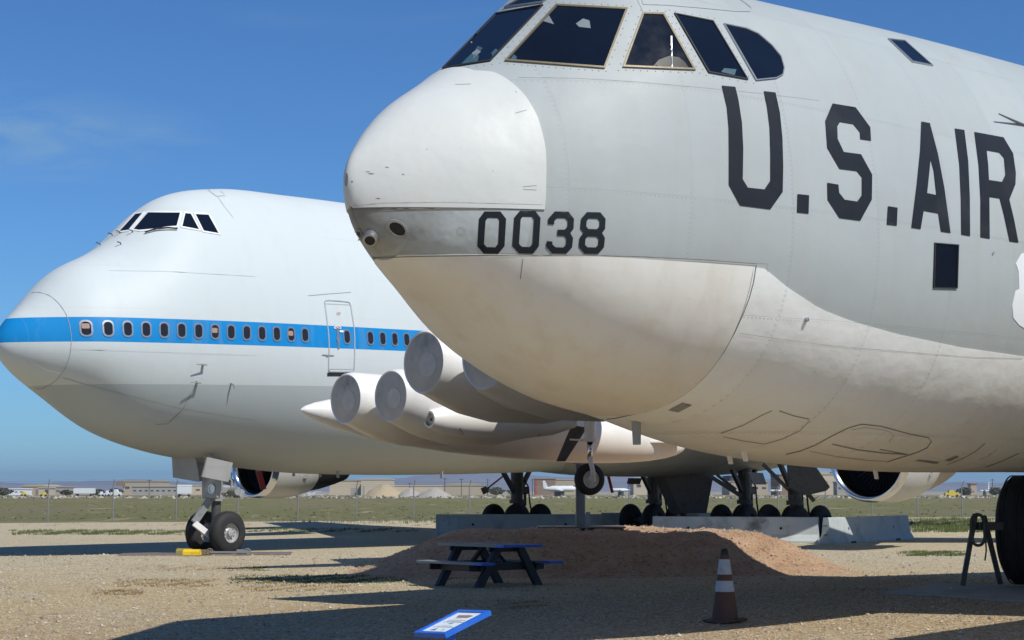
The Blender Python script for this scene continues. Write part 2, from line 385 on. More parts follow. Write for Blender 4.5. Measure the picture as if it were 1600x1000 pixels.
def wrap(name, mats, parent, poly, fn, off=.003, holes=(), step=8.0, skirt=True, flat=False, sm=None):
    """lay the flat outline poly on a surface through fn(x,y)->(point,normal), raised by off"""
    holes = [list(h) for h in holes]; V, T = tri2d(list(poly), holes, step); m = MB(); P = [fn(p[0], p[1]) for p in V]
    ok = [q is not None for q in P]; T = [t for t in T if all(ok[i] for i in t)]
    vv = [q[0] + q[1] * off if q else Vector() for q in P]
    tt = []
    for t in T:
        a, b, c = (vv[i] for i in t); n = (b - a).cross(c - a)
        tt.append(t if n.dot(P[t[0]][1]) > 0 else (t[0], t[2], t[1]))
    m.add(vv, tt)
    if skirt:
        cnt = {}
        for t in tt:
            for i in range(3): e = (t[i], t[(i + 1) % 3]); cnt[e] = 1
        for (a, b) in list(cnt):
            if (b, a) not in cnt:
                m.add([vv[a], vv[b], P[b][0] - P[b][1] * .002, P[a][0] - P[a][1] * .002], [(0, 3, 2, 1)])
    ob = m.build(name, mats, parent, smooth=(not skirt) if sm is None else sm)
    if flat:      # a flat pane: one shading normal over the whole sheet
        a = Vector()
        for q in P:
            if q: a += q[1]
        a.normalize(); ob.data.normals_split_custom_set([a] * len(ob.data.loops))
    return ob
def grow(poly, d):
    n = len(poly); out = []
    area = sum(poly[i][0] * poly[(i + 1) % n][1] - poly[(i + 1) % n][0] * poly[i][1] for i in range(n)); sg = 1 if area > 0 else -1
    for i in range(n):
        p0, p1, p2 = Vector(poly[i - 1]), Vector(poly[i]), Vector(poly[(i + 1) % n])
        a = (p1 - p0).normalized(); b = (p2 - p1).normalized(); na = Vector((a.y, -a.x)) * sg; nb = Vector((b.y, -b.x)) * sg
        q = (na + nb); q.normalize(); k = max(.5, q.dot(na)); out.append(tuple(p1 + q * d / k))
    return out
def thickline(pts, w):
    pts = [Vector(p) for p in pts]; L = []; Rr = []
    for i, p in enumerate(pts):
        d = (pts[min(i + 1, len(pts) - 1)] - pts[max(i - 1, 0)]).normalized(); n = Vector((-d.y, d.x)) * w / 2
        L.append(tuple(p + n)); Rr.append(tuple(p - n))
    return L + Rr[::-1]
def rrect(cx, cy, w, h, r, n=4):
    o = []
    for qx, qy, a0 in ((1, 1, 0), (-1, 1, 90), (-1, -1, 180), (1, -1, 270)):
        for k in range(n + 1):
            a = R(a0 + 90 * k / n); o.append((cx + qx * (w / 2 - r) + r * cos(a), cy + qy * (h / 2 - r) + r * sin(a)))
    return o
def caster(bm_obj):
    """px,py -> (local point, local normal) on a body mesh"""
    mw = bm_obj.parent.matrix_world if bm_obj.parent else bm_obj.matrix_world
    me = bm_obj.data; bvh = BVHTree.FromPolygons([v.co for v in me.vertices], [p.vertices for p in me.polygons]); inv = mw.inverted()
    o = inv @ Vector((0, 0, CH)); rot = inv.to_3x3()
    vn = [v.normal.copy() for v in me.vertices]
    def f(px, py):
        d = (rot @ ray(px, py)).normalized(); h = bvh.ray_cast(o, d)
        if h[0] is None: return None
        vs = me.polygons[h[2]].vertices; n = Vector()
        for i in vs: n += vn[i] / ((me.vertices[i].co - h[0]).length + 1e-4)
        n.normalize()
        if n.dot(d) > 0: n = -n
        return h[0], n
    return f

# ------------------------------------------------------------ the ground
def terrain(x, y):
    z = .27 * math.exp(-((x - 8.6) ** 2 + (y - 27.4) ** 2) / (2 * 5.0 ** 2))
    return z
def gz(x, y): return terrain(x, y)
def gpt(px, py):                       # pixel on the ground
    p = on(px, py, 0)
    for _ in range(12): p = on(px, py, gz(p.x, p.y))
    return p
def axis(lims):
    o = []
    for a, b, st in lims:
        n = max(1, int(round((b - a) / st))); o += [a + (b - a) * k / n for k in range(n)]
    return o + [lims[-1][1]]
xs = axis([(-30000, -8000, 11000), (-8000, -500, 2500), (-500, -60, 110), (-60, -20, 5), (-20, 24, .5), (24, 60, 6), (60, 500, 110), (500, 8000, 2500), (8000, 30000, 11000)])
ys = axis([(-400, -20, 95), (-20, 6, 4), (6, 50, .5), (50, 92, 3), (92, 500, 34), (500, 3000, 500), (3000, 45000, 7000)])
def ground_mat():
    m, n, l, b = nmat('gravel_and_field'); g = n.new('ShaderNodeNewGeometry').outputs['Position']
    sp = n.new('ShaderNodeSeparateXYZ'); l.new(g, sp.inputs[0]); X, Y, Z = sp.outputs
    n1 = noise(n, l, g, 1.1, 8, .6); n2 = noise(n, l, g, 45, 3, .7); n3 = noise(n, l, g, .22, 4, .5); n4 = noise(n, l, g, 140, 2, .6)
    tan = mixc(n, l, ramp(n, l, n1, .3, .7), (.54, .37, .155), (.66, .485, .235))
    tan = mixc(n, l, ramp(n, l, n3, .40, .66), tan, (.60, .49, .29))
    pale = mixc(n, l, ramp(n, l, n1, .3, .7), (.55, .475, .31), (.66, .59, .42))
    mr = n.new('ShaderNodeMapRange'); mr.inputs[1].default_value = 30; mr.inputs[2].default_value = 52
    l.new(mth(n, l, 'MULTIPLY_ADD', n1, 10, Y), mr.inputs[0])
    c = mixc(n, l, mr.outputs[0], tan, pale)
    # reddish compacted earth near the bomber
    dx = mth(n, l, 'DIVIDE', mth(n, l, 'SUBTRACT', X, 6), 16.0); dy = mth(n, l, 'DIVIDE', mth(n, l, 'SUBTRACT', Y, 22), 8.0)
    rr = mth(n, l, 'SQRT', mth(n, l, 'ADD', mth(n, l, 'MULTIPLY', dx, dx), mth(n, l, 'MULTIPLY', dy, dy)))
    rr = mth(n, l, 'ADD', rr, mth(n, l, 'MULTIPLY_ADD', n1, .6, -.3))
    c = mixc(n, l, mth(n, l, 'MULTIPLY', ramp(n, l, rr, .6, 1.1, (1, 1, 1), (0, 0, 0)), .5), c, (.38, .28, .20))
    v = n.new('ShaderNodeTexVoronoi'); v.inputs['Scale'].default_value = 26; l.new(g, v.inputs['Vector'])
    st = mixc(n, l, .5, v.outputs['Color'], (.5, .5, .5)); 
    bw = n.new('ShaderNodeRGBToBW'); l.new(v.outputs['Color'], bw.inputs[0])
    c = mixc(n, l, ramp(n, l, bw.outputs[0], .70, .84), c, (.64, .55, .41))
    c = mixc(n, l, mth(n, l, 'MULTIPLY', ramp(n, l, bw.outputs[0], .24, .38, (1, 1, 1), (0, 0, 0)), .7), c, (.17, .14, .11))
    v2 = n.new('ShaderNodeTexVoronoi'); v2.inputs['Scale'].default_value = 9; l.new(g, v2.inputs['Vector']); b2 = n.new('ShaderNodeRGBToBW'); l.new(v2.outputs['Color'], b2.inputs[0])
    sm_ = mth(n, l, 'LESS_THAN', v2.outputs['Distance'], .28)
    c = mixc(n, l, mth(n, l, 'MULTIPLY', sm_, ramp(n, l, b2.outputs[0], .70, .76)), c, (.66, .58, .45)); c = mixc(n, l, mth(n, l, 'MULTIPLY', sm_, ramp(n, l, b2.outputs[0], .30, .36, (.8, .8, .8), (0, 0, 0))), c, (.16, .13, .11))
    c = mixc(n, l, mth(n, l, 'MULTIPLY', n4, .35), c, mixc(n, l, n2, (.28, .20, .10), (.78, .62, .38)))
    pt_ = noise(n, l, g, .8, 8, .7, (.45, 1.5, 1)); c = mixc(n, l, mth(n, l, 'MULTIPLY', ramp(n, l, pt_, .58, .70), .5), c, (.34, .22, .11))
    # field beyond the fence line
    edge = mth(n, l, 'SUBTRACT', Y, mth(n, l, 'MULTIPLY_ADD', X, .39, 109))
    f1 = noise(n, l, g, .05, 8, .65, (1, .22, 1)); f2 = noise(n, l, g, .9, 6, .7, (1, .3, 1)); f3 = noise(n, l, g, .35, 5, .6, (1, .16, 1))
    green = mixc(n, l, ramp(n, l, f2, .3, .7), (.115, .125, .036), (.19, .185, .062))
    green = mixc(n, l, ramp(n, l, f1, .42, .62), green, (.19, .165, .09))
    green = mixc(n, l, ramp(n, l, f3, .60, .70), green, (.42, .35, .22))
    far = n.new('ShaderNodeMapRange'); far.inputs[1].default_value = 700; far.inputs[2].default_value = 1000; l.new(Y, far.inputs[0])
    green = mixc(n, l, far.outputs[0], green, (.30, .27, .22))
    nr = n.new('ShaderNodeMapRange'); nr.inputs[1].default_value = 0; nr.inputs[2].default_value = 7; nr.inputs[3].default_value = .8; nr.inputs[4].default_value = 0; l.new(edge, nr.inputs[0])
    green = mixc(n, l, mth(n, l, 'MULTIPLY', nr.outputs[0], ramp(n, l, f2, .3, .6)), green, (.30, .235, .13))
    c = mixc(n, l, mth(n, l, 'GREATER_THAN', mth(n, l, 'ADD', edge, mth(n, l, 'MULTIPLY_ADD', f2, 2.0, -1)), 0), c, green)
    l.new(c, b.inputs['Base Color']); b.inputs['Roughness'].default_value = .95; b.inputs['Specular IOR Level'].default_value = .15
    hh = mth(n, l, 'MULTIPLY_ADD', v.outputs['Distance'], -.6, mth(n, l, 'MULTIPLY_ADD', n2, .7, n1))
    bumpn(n, l, b, hh, .05)
    return m
gm_ = MB(); W = len(ys)
gm_.add([(x, y, gz(x, y) if abs(x) < 60 and y < 100 else 0) for x in xs for y in ys],
        [(i * W + j, (i + 1) * W + j, (i + 1) * W + j + 1, i * W + j + 1) for i in range(len(xs) - 1) for j in range(W - 1)])
M['ground'] = ground_mat()
ground = gm_.build('ground', M['ground'], smooth=True); tag(ground, kind='structure')

# the reddish earth mound that carries the wing stand
def mound_h(x, y):
    L = smooth3(-3.5, -.9, x + .25 * sin(y)); Rr = 1 - smooth3(4.9, 7.3, x + .3 * sin(y * .8)); Fr = smooth3(35.0, 38.2, y + .35 * sin(x * .9)); Bk = 1 - smooth3(44, 48, y)
    h = .82 * min(L, 1) * min(Rr, 1) * Fr * Bk
    return h + h * (.05 * sin(1.3 * x + 2 * sin(y * .7)) + .03 * sin(3.1 * x + 1.7 * y) + .02 * sin(7 * x - 4 * y)) + min(1, h * 4) * .016 * (sin(13.7 * x + 3 * sin(5 * y)) * sin(11.3 * y + 2 * sin(6 * x)) + .6 * sin(29 * x + 7 * y) * sin(23 * y - 9 * x)) 
mm, n, l, b = nmat('red_earth'); g = n.new('ShaderNodeNewGeometry').outputs['Position']
n1 = noise(n, l, g, 1.6, 8, .65); v = n.new('ShaderNodeTexVoronoi'); v.inputs['Scale'].default_value = 18; l.new(g, v.inputs['Vector'])
c = mixc(n, l, ramp(n, l, n1, .3, .72), (.45, .28, .17), (.58, .41, .28))
bw = n.new('ShaderNodeRGBToBW'); l.new(v.outputs['Color'], bw.inputs[0]); c = mixc(n, l, ramp(n, l, bw.outputs[0], .86, .93), c, (.55, .42, .32))
c = mixc(n, l, mth(n, l, 'MULTIPLY', ramp(n, l, bw.outputs[0], .18, .3, (1, 1, 1), (0, 0, 0)), .5), c, (.2, .12, .08))
l.new(c, b.inputs['Base Color']); b.inputs['Roughness'].default_value = .95; b.inputs['Specular IOR Level'].default_value = .1
bumpn(n, l, b, mth(n, l, 'MULTIPLY_ADD', noise(n, l, g, 22, 4, .7), .5, n1), .12)
mo = MB(); NX, NY = 150, 120; x0, x1, y0, y1 = -4.5, 9.5, 33.2, 49
mo.add([(x0 + (x1 - x0) * i / NX, y0 + (y1 - y0) * j / NY, mound_h(x0 + (x1 - x0) * i / NX, y0 + (y1 - y0) * j / NY) - .012) for i in range(NX + 1) for j in range(NY + 1)],
       [(i * (NY + 1) + j, (i + 1) * (NY + 1) + j, (i + 1) * (NY + 1) + j + 1, i * (NY + 1) + j + 1) for i in range(NX) for j in range(NY)])
mound = mo.build('earth_mound', mm, smooth=True); tag(mound, kind='structure')

# ------------------------------------------------------------ far hills
hm, n, l, b = nmat('dry_mountain'); g = n.new('ShaderNodeNewGeometry').outputs['Position']
l.new(mixc(n, l, noise(n, l, g, .0009, 8, .6), (.16, .135, .12), (.24, .205, .17)), b.inputs['Base Color']); b.inputs['Roughness'].default_value = 1
def ridge(x, s):
    return sum(a * sin(x * f / 1000 + p + s) for a, f, p in ((.5, .55, 0), (.3, 1.3, 1.1), (.2, 2.7, 2.4), (.12, 5.1, .6), (.07, 11.3, 2), (.05, 23, 1)))
hb = MB(); v = []; f = []; NXh = 260; prof = [(0, 0), (1200, .35), (2400, .75), (3400, 1.0), (5200, .8), (8000, .2), (9000, 0)]
for i in range(NXh + 1):
    x = -16000 + 32000 * i / NXh; h = 150 + 70 * ridge(x, .8) + 60 * math.exp(-((x + 1500) / 2500) ** 2)
    for j, (d, k) in enumerate(prof): v.append((x, 21000 + d + 500 * sin(x / 900 + j), h * k * (1 + .12 * sin(x / 260 + j * 2) * (1 if 0 < k < 1 else 0)) - 2))
P_ = len(prof)
for i in range(NXh):
    for j in range(P_ - 1): f.append((i * P_ + j, (i + 1) * P_ + j, (i + 1) * P_ + j + 1, i * P_ + j + 1))
hb.add(v, f); hills = hb.build('hills', hm, smooth=True); tag(hills, kind='structure')

# ============================================================ the bomber
TB = R(47)
BO = Vector((-1.584, 16.99, 0))
bomber = empty('military_jet', 'huge grey and white jet bomber with black U.S. AIR and 0038 lettering', 'aircraft', BO, PI / 2 - TB)
bpy.context.view_layer.update()
bomber.matrix_world = Matrix.Translation(BO) @ Matrix.Rotation(PI / 2 - TB, 4, 'Z')
BW = bomber.matrix_world.copy(); BI = BW.inverted()
bb = Body([0, .15, .6, 1.2, 2, 3, 4, 5.5, 8, 12, 24, 36, 48],
          [0, .419, .886, 1.305, 1.924, 2.634, 2.729, 2.932, 3.123, 3.119, 3.05, 2.6, .9],
          [0, .37, .731, 1.05, 1.571, 2.081, 2.174, 2.333, 2.444, 2.537, 2.537, 2.2, .6],
          [0, .206, .601, 1.041, 1.494, 1.82, 2.041, 2.234, 2.327, 2.313, 2.3, 2.1, .5],
          [4.7, 4.631, 4.63, 4.622, 4.634, 4.751, 4.665, 4.511, 4.43, 4.518, 4.53, 4.9, 6.2],
          [2, 2, 2, 2, 2.1, 2.2, 2.2, 2.15, 2.1, 2.05, 2, 2, 2], [2, 2.1, 2.2, 2.3, 2.3, 2.3, 2.3, 2.3, 2.3, 2.3, 2.3, 2.2, 2])
fus = bb.mesh(48, 210, 144).build('fuselage', M['grey_skin'], bomber, smooth=True)
castB = caster(fus)
def pcB(px, py):
    h = castB(px, py)
    if h is None: return None
    return h
def sphi(px, py):
    p = castB(px, py)[0]; return p.x, math.atan2(p.z - 4.5, -p.y)
# radome: raised shell over the upper nose
rr_ = []
for q in ((851, 325), (853, 280), (852, 232), (840, 184), (820, 150), (797, 128), (772, 114), (742, 112)):
    p = castB(*q)[0]; rr_.append((bb.phz(p.x, p.z), p.x))
zR = sum(castB(*q)[0].z for q in ((600, 324), (720, 325), (845, 326))) / 3
rr_.sort(); rr_.append((PI / 2, rr_[-1][1] - .02))
def sR(ph):
    a = ph if ph <= PI / 2 else PI - ph
    if a <= rr_[0][0]: return rr_[0][1]
    for i in range(len(rr_) - 1):
        if a <= rr_[i + 1][0]:
            t = (a - rr_[i][0]) / max(1e-6, rr_[i + 1][0] - rr_[i][0]); return rr_[i][1] * (1 - t) + rr_[i + 1][1] * t
    return rr_[-1][1]
def rad_fn(u, v):
    # v from port lower edge over the top to the starboard lower edge
    ph = 0
    s = .004 + 1.8 * (u ** 1.6)
    for _ in range(4):
        a = bb.phz(s, zR); ph = a + v * (PI - 2 * a); s = .004 + (sR(ph) - .004) * u ** 1.6
    return bb.pt(s, ph), bb.nrm(s, ph)
grid_sheet(rad_fn, 44, 90, .014, None).build('radome', M['radome'], bomber, smooth=True)
# bare metal strip below it, round the tip
zC = sum(castB(*q)[0].z for q in ((600, 400), (720, 400), (850, 399), (1000, 401))) / 4
def strip_fn(u, v):
    s = .02 + 1.35 * u ** 1.5; a0 = bb.phz(s, zC + .01); a1 = bb.phz(s, zR - .01)
    ph = a0 + (a1 - a0) * v; return bb.pt(s, ph), bb.nrm(s, ph)
def mir(fn):
    def g(u, v):
        p, n = fn(u, v); return Vector((p.x, -p.y, p.z)), Vector((n.x, -n.y, n.z))
    return g
m_, n, l, b = nmat('bare_strip_dark_tip'); tc = n.new('ShaderNodeTexCoord').outputs['Object']; sp = n.new('ShaderNodeSeparateXYZ'); l.new(tc, sp.inputs[0])
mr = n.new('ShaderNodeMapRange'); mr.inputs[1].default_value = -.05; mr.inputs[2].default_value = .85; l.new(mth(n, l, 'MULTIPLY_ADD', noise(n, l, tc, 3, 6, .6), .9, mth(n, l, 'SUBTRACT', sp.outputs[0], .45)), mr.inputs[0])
cc = mixc(n, l, mr.outputs[0], (.20, .20, .19), (.43, .475, .485)); cc = mixc(n, l, mth(n, l, 'MULTIPLY', ramp(n, l, noise(n, l, tc, 7, 8, .7), .55, .75), .35), cc, (.10, .085, .07))  # dark grey at the nose tip, paler further aft, dark specks
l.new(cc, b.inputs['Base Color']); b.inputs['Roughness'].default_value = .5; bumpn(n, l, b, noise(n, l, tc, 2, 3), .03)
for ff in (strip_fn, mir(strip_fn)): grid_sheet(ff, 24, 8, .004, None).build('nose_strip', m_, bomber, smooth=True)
# lower chin shell
sCh = 3.73
def chin_fn(u, v):
    s = .50 + (sCh - .50) * u; a = bb.phz(s, zC)
    ph = a - v * (PI + 2 * a) if False else a + v * (-PI - 2 * a)
    return bb.pt(s, ph), bb.nrm(s, ph)
grid_sheet(chin_fn, 40, 80, .009, None).build('nose_panel', M['chin'], bomber, smooth=True)
# white belly paint edge
bl = []
for q in ((1184, 413), (1195, 420), (1230, 449), (1280, 482), (1330, 502), (1400, 522), (1500, 543), (1597, 557)):
    p = castB(*q)[0]; bl.append((p.x, p.z))
bl[0] = (sCh + .012, zC); bl += [(bl[-1][0] + 4, bl[-1][1] - .18), (46, bl[-1][1] - .25)]
def bz(x):
    for i in range(len(bl) - 1):
        if x <= bl[i + 1][0]:
            t = (x - bl[i][0]) / (bl[i + 1][0] - bl[i][0]); return bl[i][1] * (1 - t) + bl[i + 1][1] * t
    return bl[-1][1]
def belly_fn(u, v):
    s = sCh + .012 + (34 - sCh) * u ** 1.6; a = bb.phz(s, bz(s)); ph = a + v * (-PI - 2 * a); return bb.pt(s, ph), bb.nrm(s, ph)
grid_sheet(belly_fn, 90, 84, .005, None).build('belly_panel', M['belly'], bomber, smooth=True)

def C(off, sc, pts): return [(off[0] + x * sc, off[1] + y * sc) for x, y in pts]
# ---- windows: pane, brass rim; outlines read off the photograph and laid on the skin
wins = [
 [(789, 12), (815, -2), (858, -2), (848, 4)],
 [(693, 107), (776, 22), (848, 9), (766, 95.5)],
 [(791, 95), (870, 9), (979, 14.5), (944, 106)],
 [(974.5, 104), (1005, 21.5), (1036, 22.5), (1084, 108.5)],
 [(1054, 22), (1113, 34), (1167, 124), (1107, 113)],
 [(1131, 38.5), (1165, 45.5), (1184, 54), (1205, 72), (1219, 89), (1224, 107), (1222, 117), (1212, 122.5), (1181, 125.5)],
 [(1388, 62), (1413, 65), (1456, 103), (1425, 97)],
 [(1460, 380), (1496, 383), (1494, 450), (1458, 449)]]
for i, w in enumerate(wins):
    g_ = wrap('window', M['glass'], bomber, grow(w, -.6), pcB, .008, step=7, skirt=False, flat=True)
    wd = 1.1 if i not in (2, 3) else 1.9
    wrap('frame', M['brass'] if i in (2, 3) else M['seal'] if i in (1, 4, 7) else M['alum'], g_, grow(w, wd * .7), pcB, .018, [grow(w, -wd * .7)], step=7)
    if i in (1, 2, 3, 4):  # rivets down the window surround
        rv = MB(); ring = grow(w, 5.5); n_ = len(ring)
        for k in range(n_):
            a = Vector(ring[k]); b_ = Vector(ring[(k + 1) % n_]); c_ = max(2, int((b_ - a).length / 11))
            for j in range(c_):
                q = a.lerp(b_, (j + random.uniform(-.12, .12)) / c_); h = castB(q.x, q.y)
                if h: rv.lathe(h[0], h[1], [(0, .007), (.003, .005)], 6)
        rv.build('rivet_row', M['rust'], bomber)['kind'] = 'stuff'
# things glimpsed behind the glass, and window light painted on the panes
for poly, m_ in (([(740, 92), (752, 82), (746, 78), (738, 84)], 'badge'), ([(900, 38), (911, 30), (921, 33), (923, 45), (905, 43)], 'greygreen'), ([(849, 34), (858, 25), (866, 39)], 'greygreen')):
    wrap('sun_visor', M['strut' if m_ == 'badge' else m_], bomber, poly, pcB, .0095, step=6, skirt=False)
dimb = mat('painted_window_light', (.045, .10, .13), .5, 0, .3, 20); olv = mat('dim_olive_glimpse', (.007, .008, .004), .5, 0, .6, 40)  # the blue one paints light of other windows onto the panes
for poly, m_ in (([(721, 101), (737, 85), (749, 88), (747, 97)], dimb), ([(743, 79), (747, 73), (755, 76), (751, 81)], dimb), ([(768, 84), (775, 77), (779, 80), (771, 92)], dimb), ([(797, 94), (803, 86), (808, 90), (806, 95)], dimb), ([(1126, 113), (1131, 107), (1150, 109), (1147, 118)], dimb), ([(1019, 105), (1029, 94), (1045, 88), (1060, 90), (1070, 98), (1076, 107.5)], olv)):
    wrap('cabin_detail_and_light', m_, bomber, poly, pcB, .0095, step=6, skirt=False)
wrap('antenna_rod', M['alum'], bomber, [(1047.5, 57), (1049.5, 57), (1050.3, 106), (1048.3, 106)], pcB, .011, step=6, skirt=False)

# ---- lettering
U = C((640, 0), .4, [(1218,335),(1271,340),(1283,390),(1297,480),(1302,580),(1300,700),(1320,733),(1385,740),(1408,705),(1408,600),(1405,500),(1395,420),(1382,357),(1428,362),(1445,440),(1455,540),(1458,650),(1456,750),(1408,818),(1290,803),(1246,722),(1246,600),(1245,500),(1238,420)])
DOT = C((640, 0), .4, [(1514,758),(1559,763),(1557,835),(1512,830)])
o8 = (1100, 0)
S_ = C(o8, .6, [(334,270),(394,280),(432,332),(434,367),(406,363),(405,345),(388,324),(353,318),(346,330),(347,362),(363,396),(408,402),(437,455),(436,520),(406,575),(352,568),(321,520),(320,476),(349,481),(351,502),(365,520),(398,525),(410,508),(410,462),(397,446),(352,440),(320,385),(315,315)])
DOT2 = C(o8, .6, [(478,537),(503,541),(501,588),(475,585)])
A_ = C(o8, .6, [(565,317),(587,321),(608,400),(625,490),(641,607),(616,603),(609,556),(571,549),(563,597),(539,593),(553,480),(562,390)])
Ah = C(o8, .6, [(589,415),(597,445),(604,508),(580,503),(585,455)])
I_ = C(o8, .6, [(652,335),(677,339),(687,420),(691,510),(692,615),(669,611),(668,520),(664,430)])
R_ = C(o8, .6, [(703,344),(779,358),(804,400),(811,450),(810,480),(794,520),(806,570),(818,632),(795,629),(780,560),(769,517),(742,513),(743,622),(719,618),(719,520),(714,430)])
Rh = C(o8, .6, [(735,392),(768,398),(780,412),(784,455),(775,474),(741,469),(739,430)])
for p, h in ((U, []), (DOT, []), (S_, []), (DOT2, []), (A_, [Ah]), (I_, []), (R_, [Rh])):
    wrap('letter', M['letter'], bomber, p, pcB, .007, h, step=7, skirt=False)
o7 = (520, 100)
D0 = C(o7, .36, [(658,640),(727,640),(752,672),(745,790),(717,823),(655,822),(627,790),(634,672)])
D0h = C(o7, .36, [(672,668),(715,669),(722,680),(717,780),(705,795),(668,794),(656,780),(663,680)])
D1 = C(o7, .36, [(812,637),(878,638),(901,668),(894,790),(868,823),(808,822),(778,790),(786,668)])
D1h = C(o7, .36, [(823,663),(866,664),(873,675),(867,780),(855,794),(820,793),(808,780),(815,675)])
D3 = C(o7, .36, [(963,640),(1022,641),(1046,672),(1044,715),(1030,733),(1042,755),(1038,795),(1012,823),(952,822),(925,792),(928,768),(952,770),(953,783),(966,795),(1000,796),(1012,783),(1013,757),(1003,746),(973,745),(975,719),(1006,719),(1018,705),(1019,681),(1008,669),(974,668),(961,680),(960,697),(933,695),(934,672)])
D8 = C(o7, .36, [(1102,643),(1160,644),(1183,672),(1181,715),(1168,733),(1180,755),(1176,795),(1150,824),(1092,823),(1067,793),(1070,755),(1087,733),(1073,715),(1077,672)])
D8h = [C(o7, .36, [(1110,670),(1148,671),(1157,682),(1156,705),(1145,717),(1108,716),(1099,704),(1101,681)]), C(o7, .36, [(1105,748),(1143,749),(1153,760),(1151,785),(1140,796),(1104,795),(1094,784),(1096,759)])]
for p, h in ((D0, [D0h]), (D1, [D1h]), (D3, []), (D8, D8h)): wrap('digit', M['letter'], bomber, p, pcB, .007, h, step=7, skirt=False)
wrap('badge', M['badge'], bomber, [(1612,394),(1596,396),(1587,412),(1591,424),(1592,452),(1586,455),(1581,478),(1583,497),(1592,508),(1612,520)], pcB, .006, step=10)
# ---- seams, hatches, streak marks on the skin
DK = mat('grime_line', (.19, .165, .13), .8, 0, .3, 9)
LG = mat('thin_seam', (.38, .39, .38), .8, 0, .2, 9)
def seam(pts, w=1.0, m_=None, off=None, name='seam'): off = off or (.0125 if sum(1 for q in pts if castB(*q) and castB(*q)[0].x < sCh) > len(pts) / 2 and sum(q[1] for q in pts) / len(pts) > 400 else .009); return wrap(name, m_ or DK, bomber, thickline(pts, w * .8), pcB, off, step=9, skirt=False)
seam([(541, 329), (548, 327), (600, 326), (700, 325.5), (790, 326), (851, 327)], 1.5, off=.012)
seam([(582, 402), (640, 400), (720, 399), (800, 398), (900, 398.5), (1000, 401), (1100, 406), (1180, 412)], 1.4, off=.012)
seam([(1181, 414), (1177, 440), (1170, 466), (1160, 492), (1147, 520), (1130, 550), (1108, 578), (1080, 604), (1050, 625), (1010, 642), (960, 653), (930, 655)], 1.5)
seam([(1182, 418), (1182, 409), (1200, 410), (1199, 425)], .8, LG)
seam([(1126, 676), (1160, 664), (1190, 648), (1206, 641)], 1.2); seam([(1217, 641), (1240, 649), (1264, 654)], 1.4); seam([(1265, 656), (1250, 672), (1225, 684), (1195, 693)], .8); seam([(1130, 681), (1160, 688), (1195, 693)], .8)
seam([(1228, 709), (1250, 704), (1275, 694), (1300, 680), (1325, 668), (1345, 662), (1375, 665), (1420, 677), (1450, 683), (1455, 689), (1448, 699), (1430, 707), (1385, 721)], 1.6)
seam([(1330, 671), (1350, 667), (1380, 671), (1392, 675), (1396, 681), (1388, 690)], .9, LG)
seam([(1300, 693), (1340, 702), (1380, 707), (1415, 709)], 2.6, M['strut']); seam([(1374, 701), (1400, 706), (1418, 709)], 1.4)
seam([(1265, 704), (1310, 713), (1360, 719), (1384, 720)], 1.2, LG)
for q in ([(1044, 640), (1066, 628), (1081, 632), (1060, 643)], [(1430, 719), (1436, 717), (1468, 721), (1463, 724)], [(1476, 718), (1494, 711), (1498, 713), (1483, 720)]):
    wrap('vent', M['strut'], bomber, q, pcB, .011, step=10, skirt=False)
seam([(1539, 692), (1525, 704), (1505, 715), (1480, 725)], 1.0); seam([(1592, 707), (1565, 720), (1540, 729)], 1.3); seam([(1558, 701), (1545, 711), (1530, 718)], .7, LG)
seam([(1155, 520), (1200, 527), (1300, 540), (1420, 550), (1520, 558), (1597, 560)], .7, LG)
seam([(810, 121), (900, 122), (1000, 128), (1100, 137), (1200, 147), (1280, 157)], .5, LG, .004); 
seam([(1003, 0), (1005, 7), (1040, 8), (1100, 13), (1150, 18), (1172, 18), (1174, 13), (1165, 5), (1150, -4)], 1.0, LG)
seam([(1005, 20), (1002, 12), (996, 0)], .7, LG)
seam([(545, 322), (600, 317), (700, 316), (848, 320)], .6, LG, .016)
for y_, x_ in ((575, 815), (405, 817)): pass
seam([(817, 404), (815, 418), (813, 435)], 1.1, M['orange'])
for q in (((805, 178), (823, 173)), ((817, 292), (838, 290)), ((817, 296), (838, 297)), ((736, 133), (712, 134))): seam(q, .9, LG, .017)
for (x, y, w_, h_) in ((667, 234, 2.4, 1.6), (605, 262, 7, 1.4), (580, 272, 12, 1.6), (575, 269, 10, 1.1), (770, 268, 1.6, 1.6), (1259, 497, 5, 4), (1272, 580, 2, 1.5), (1551, 395, 2.5, 5), (591, 310, 9, 1.6), (551, 284, 3, 3), (806, 145, 2, 2), (630, 273, 5, 1.6)):
    wrap('scratch', DK, bomber, [(x - w_ / 2, y), (x, y - h_ / 2), (x + w_ / 2, y + h_ * .1), (x + w_ * .1, y + h_ / 2)], pcB, .0165, step=10, skirt=False)
seam([(720.5 + 6 * cos(a), 361 + 6 * sin(a)) for a in [2 * PI * k / 16 for k in range(17)]], .9, LG, .006)
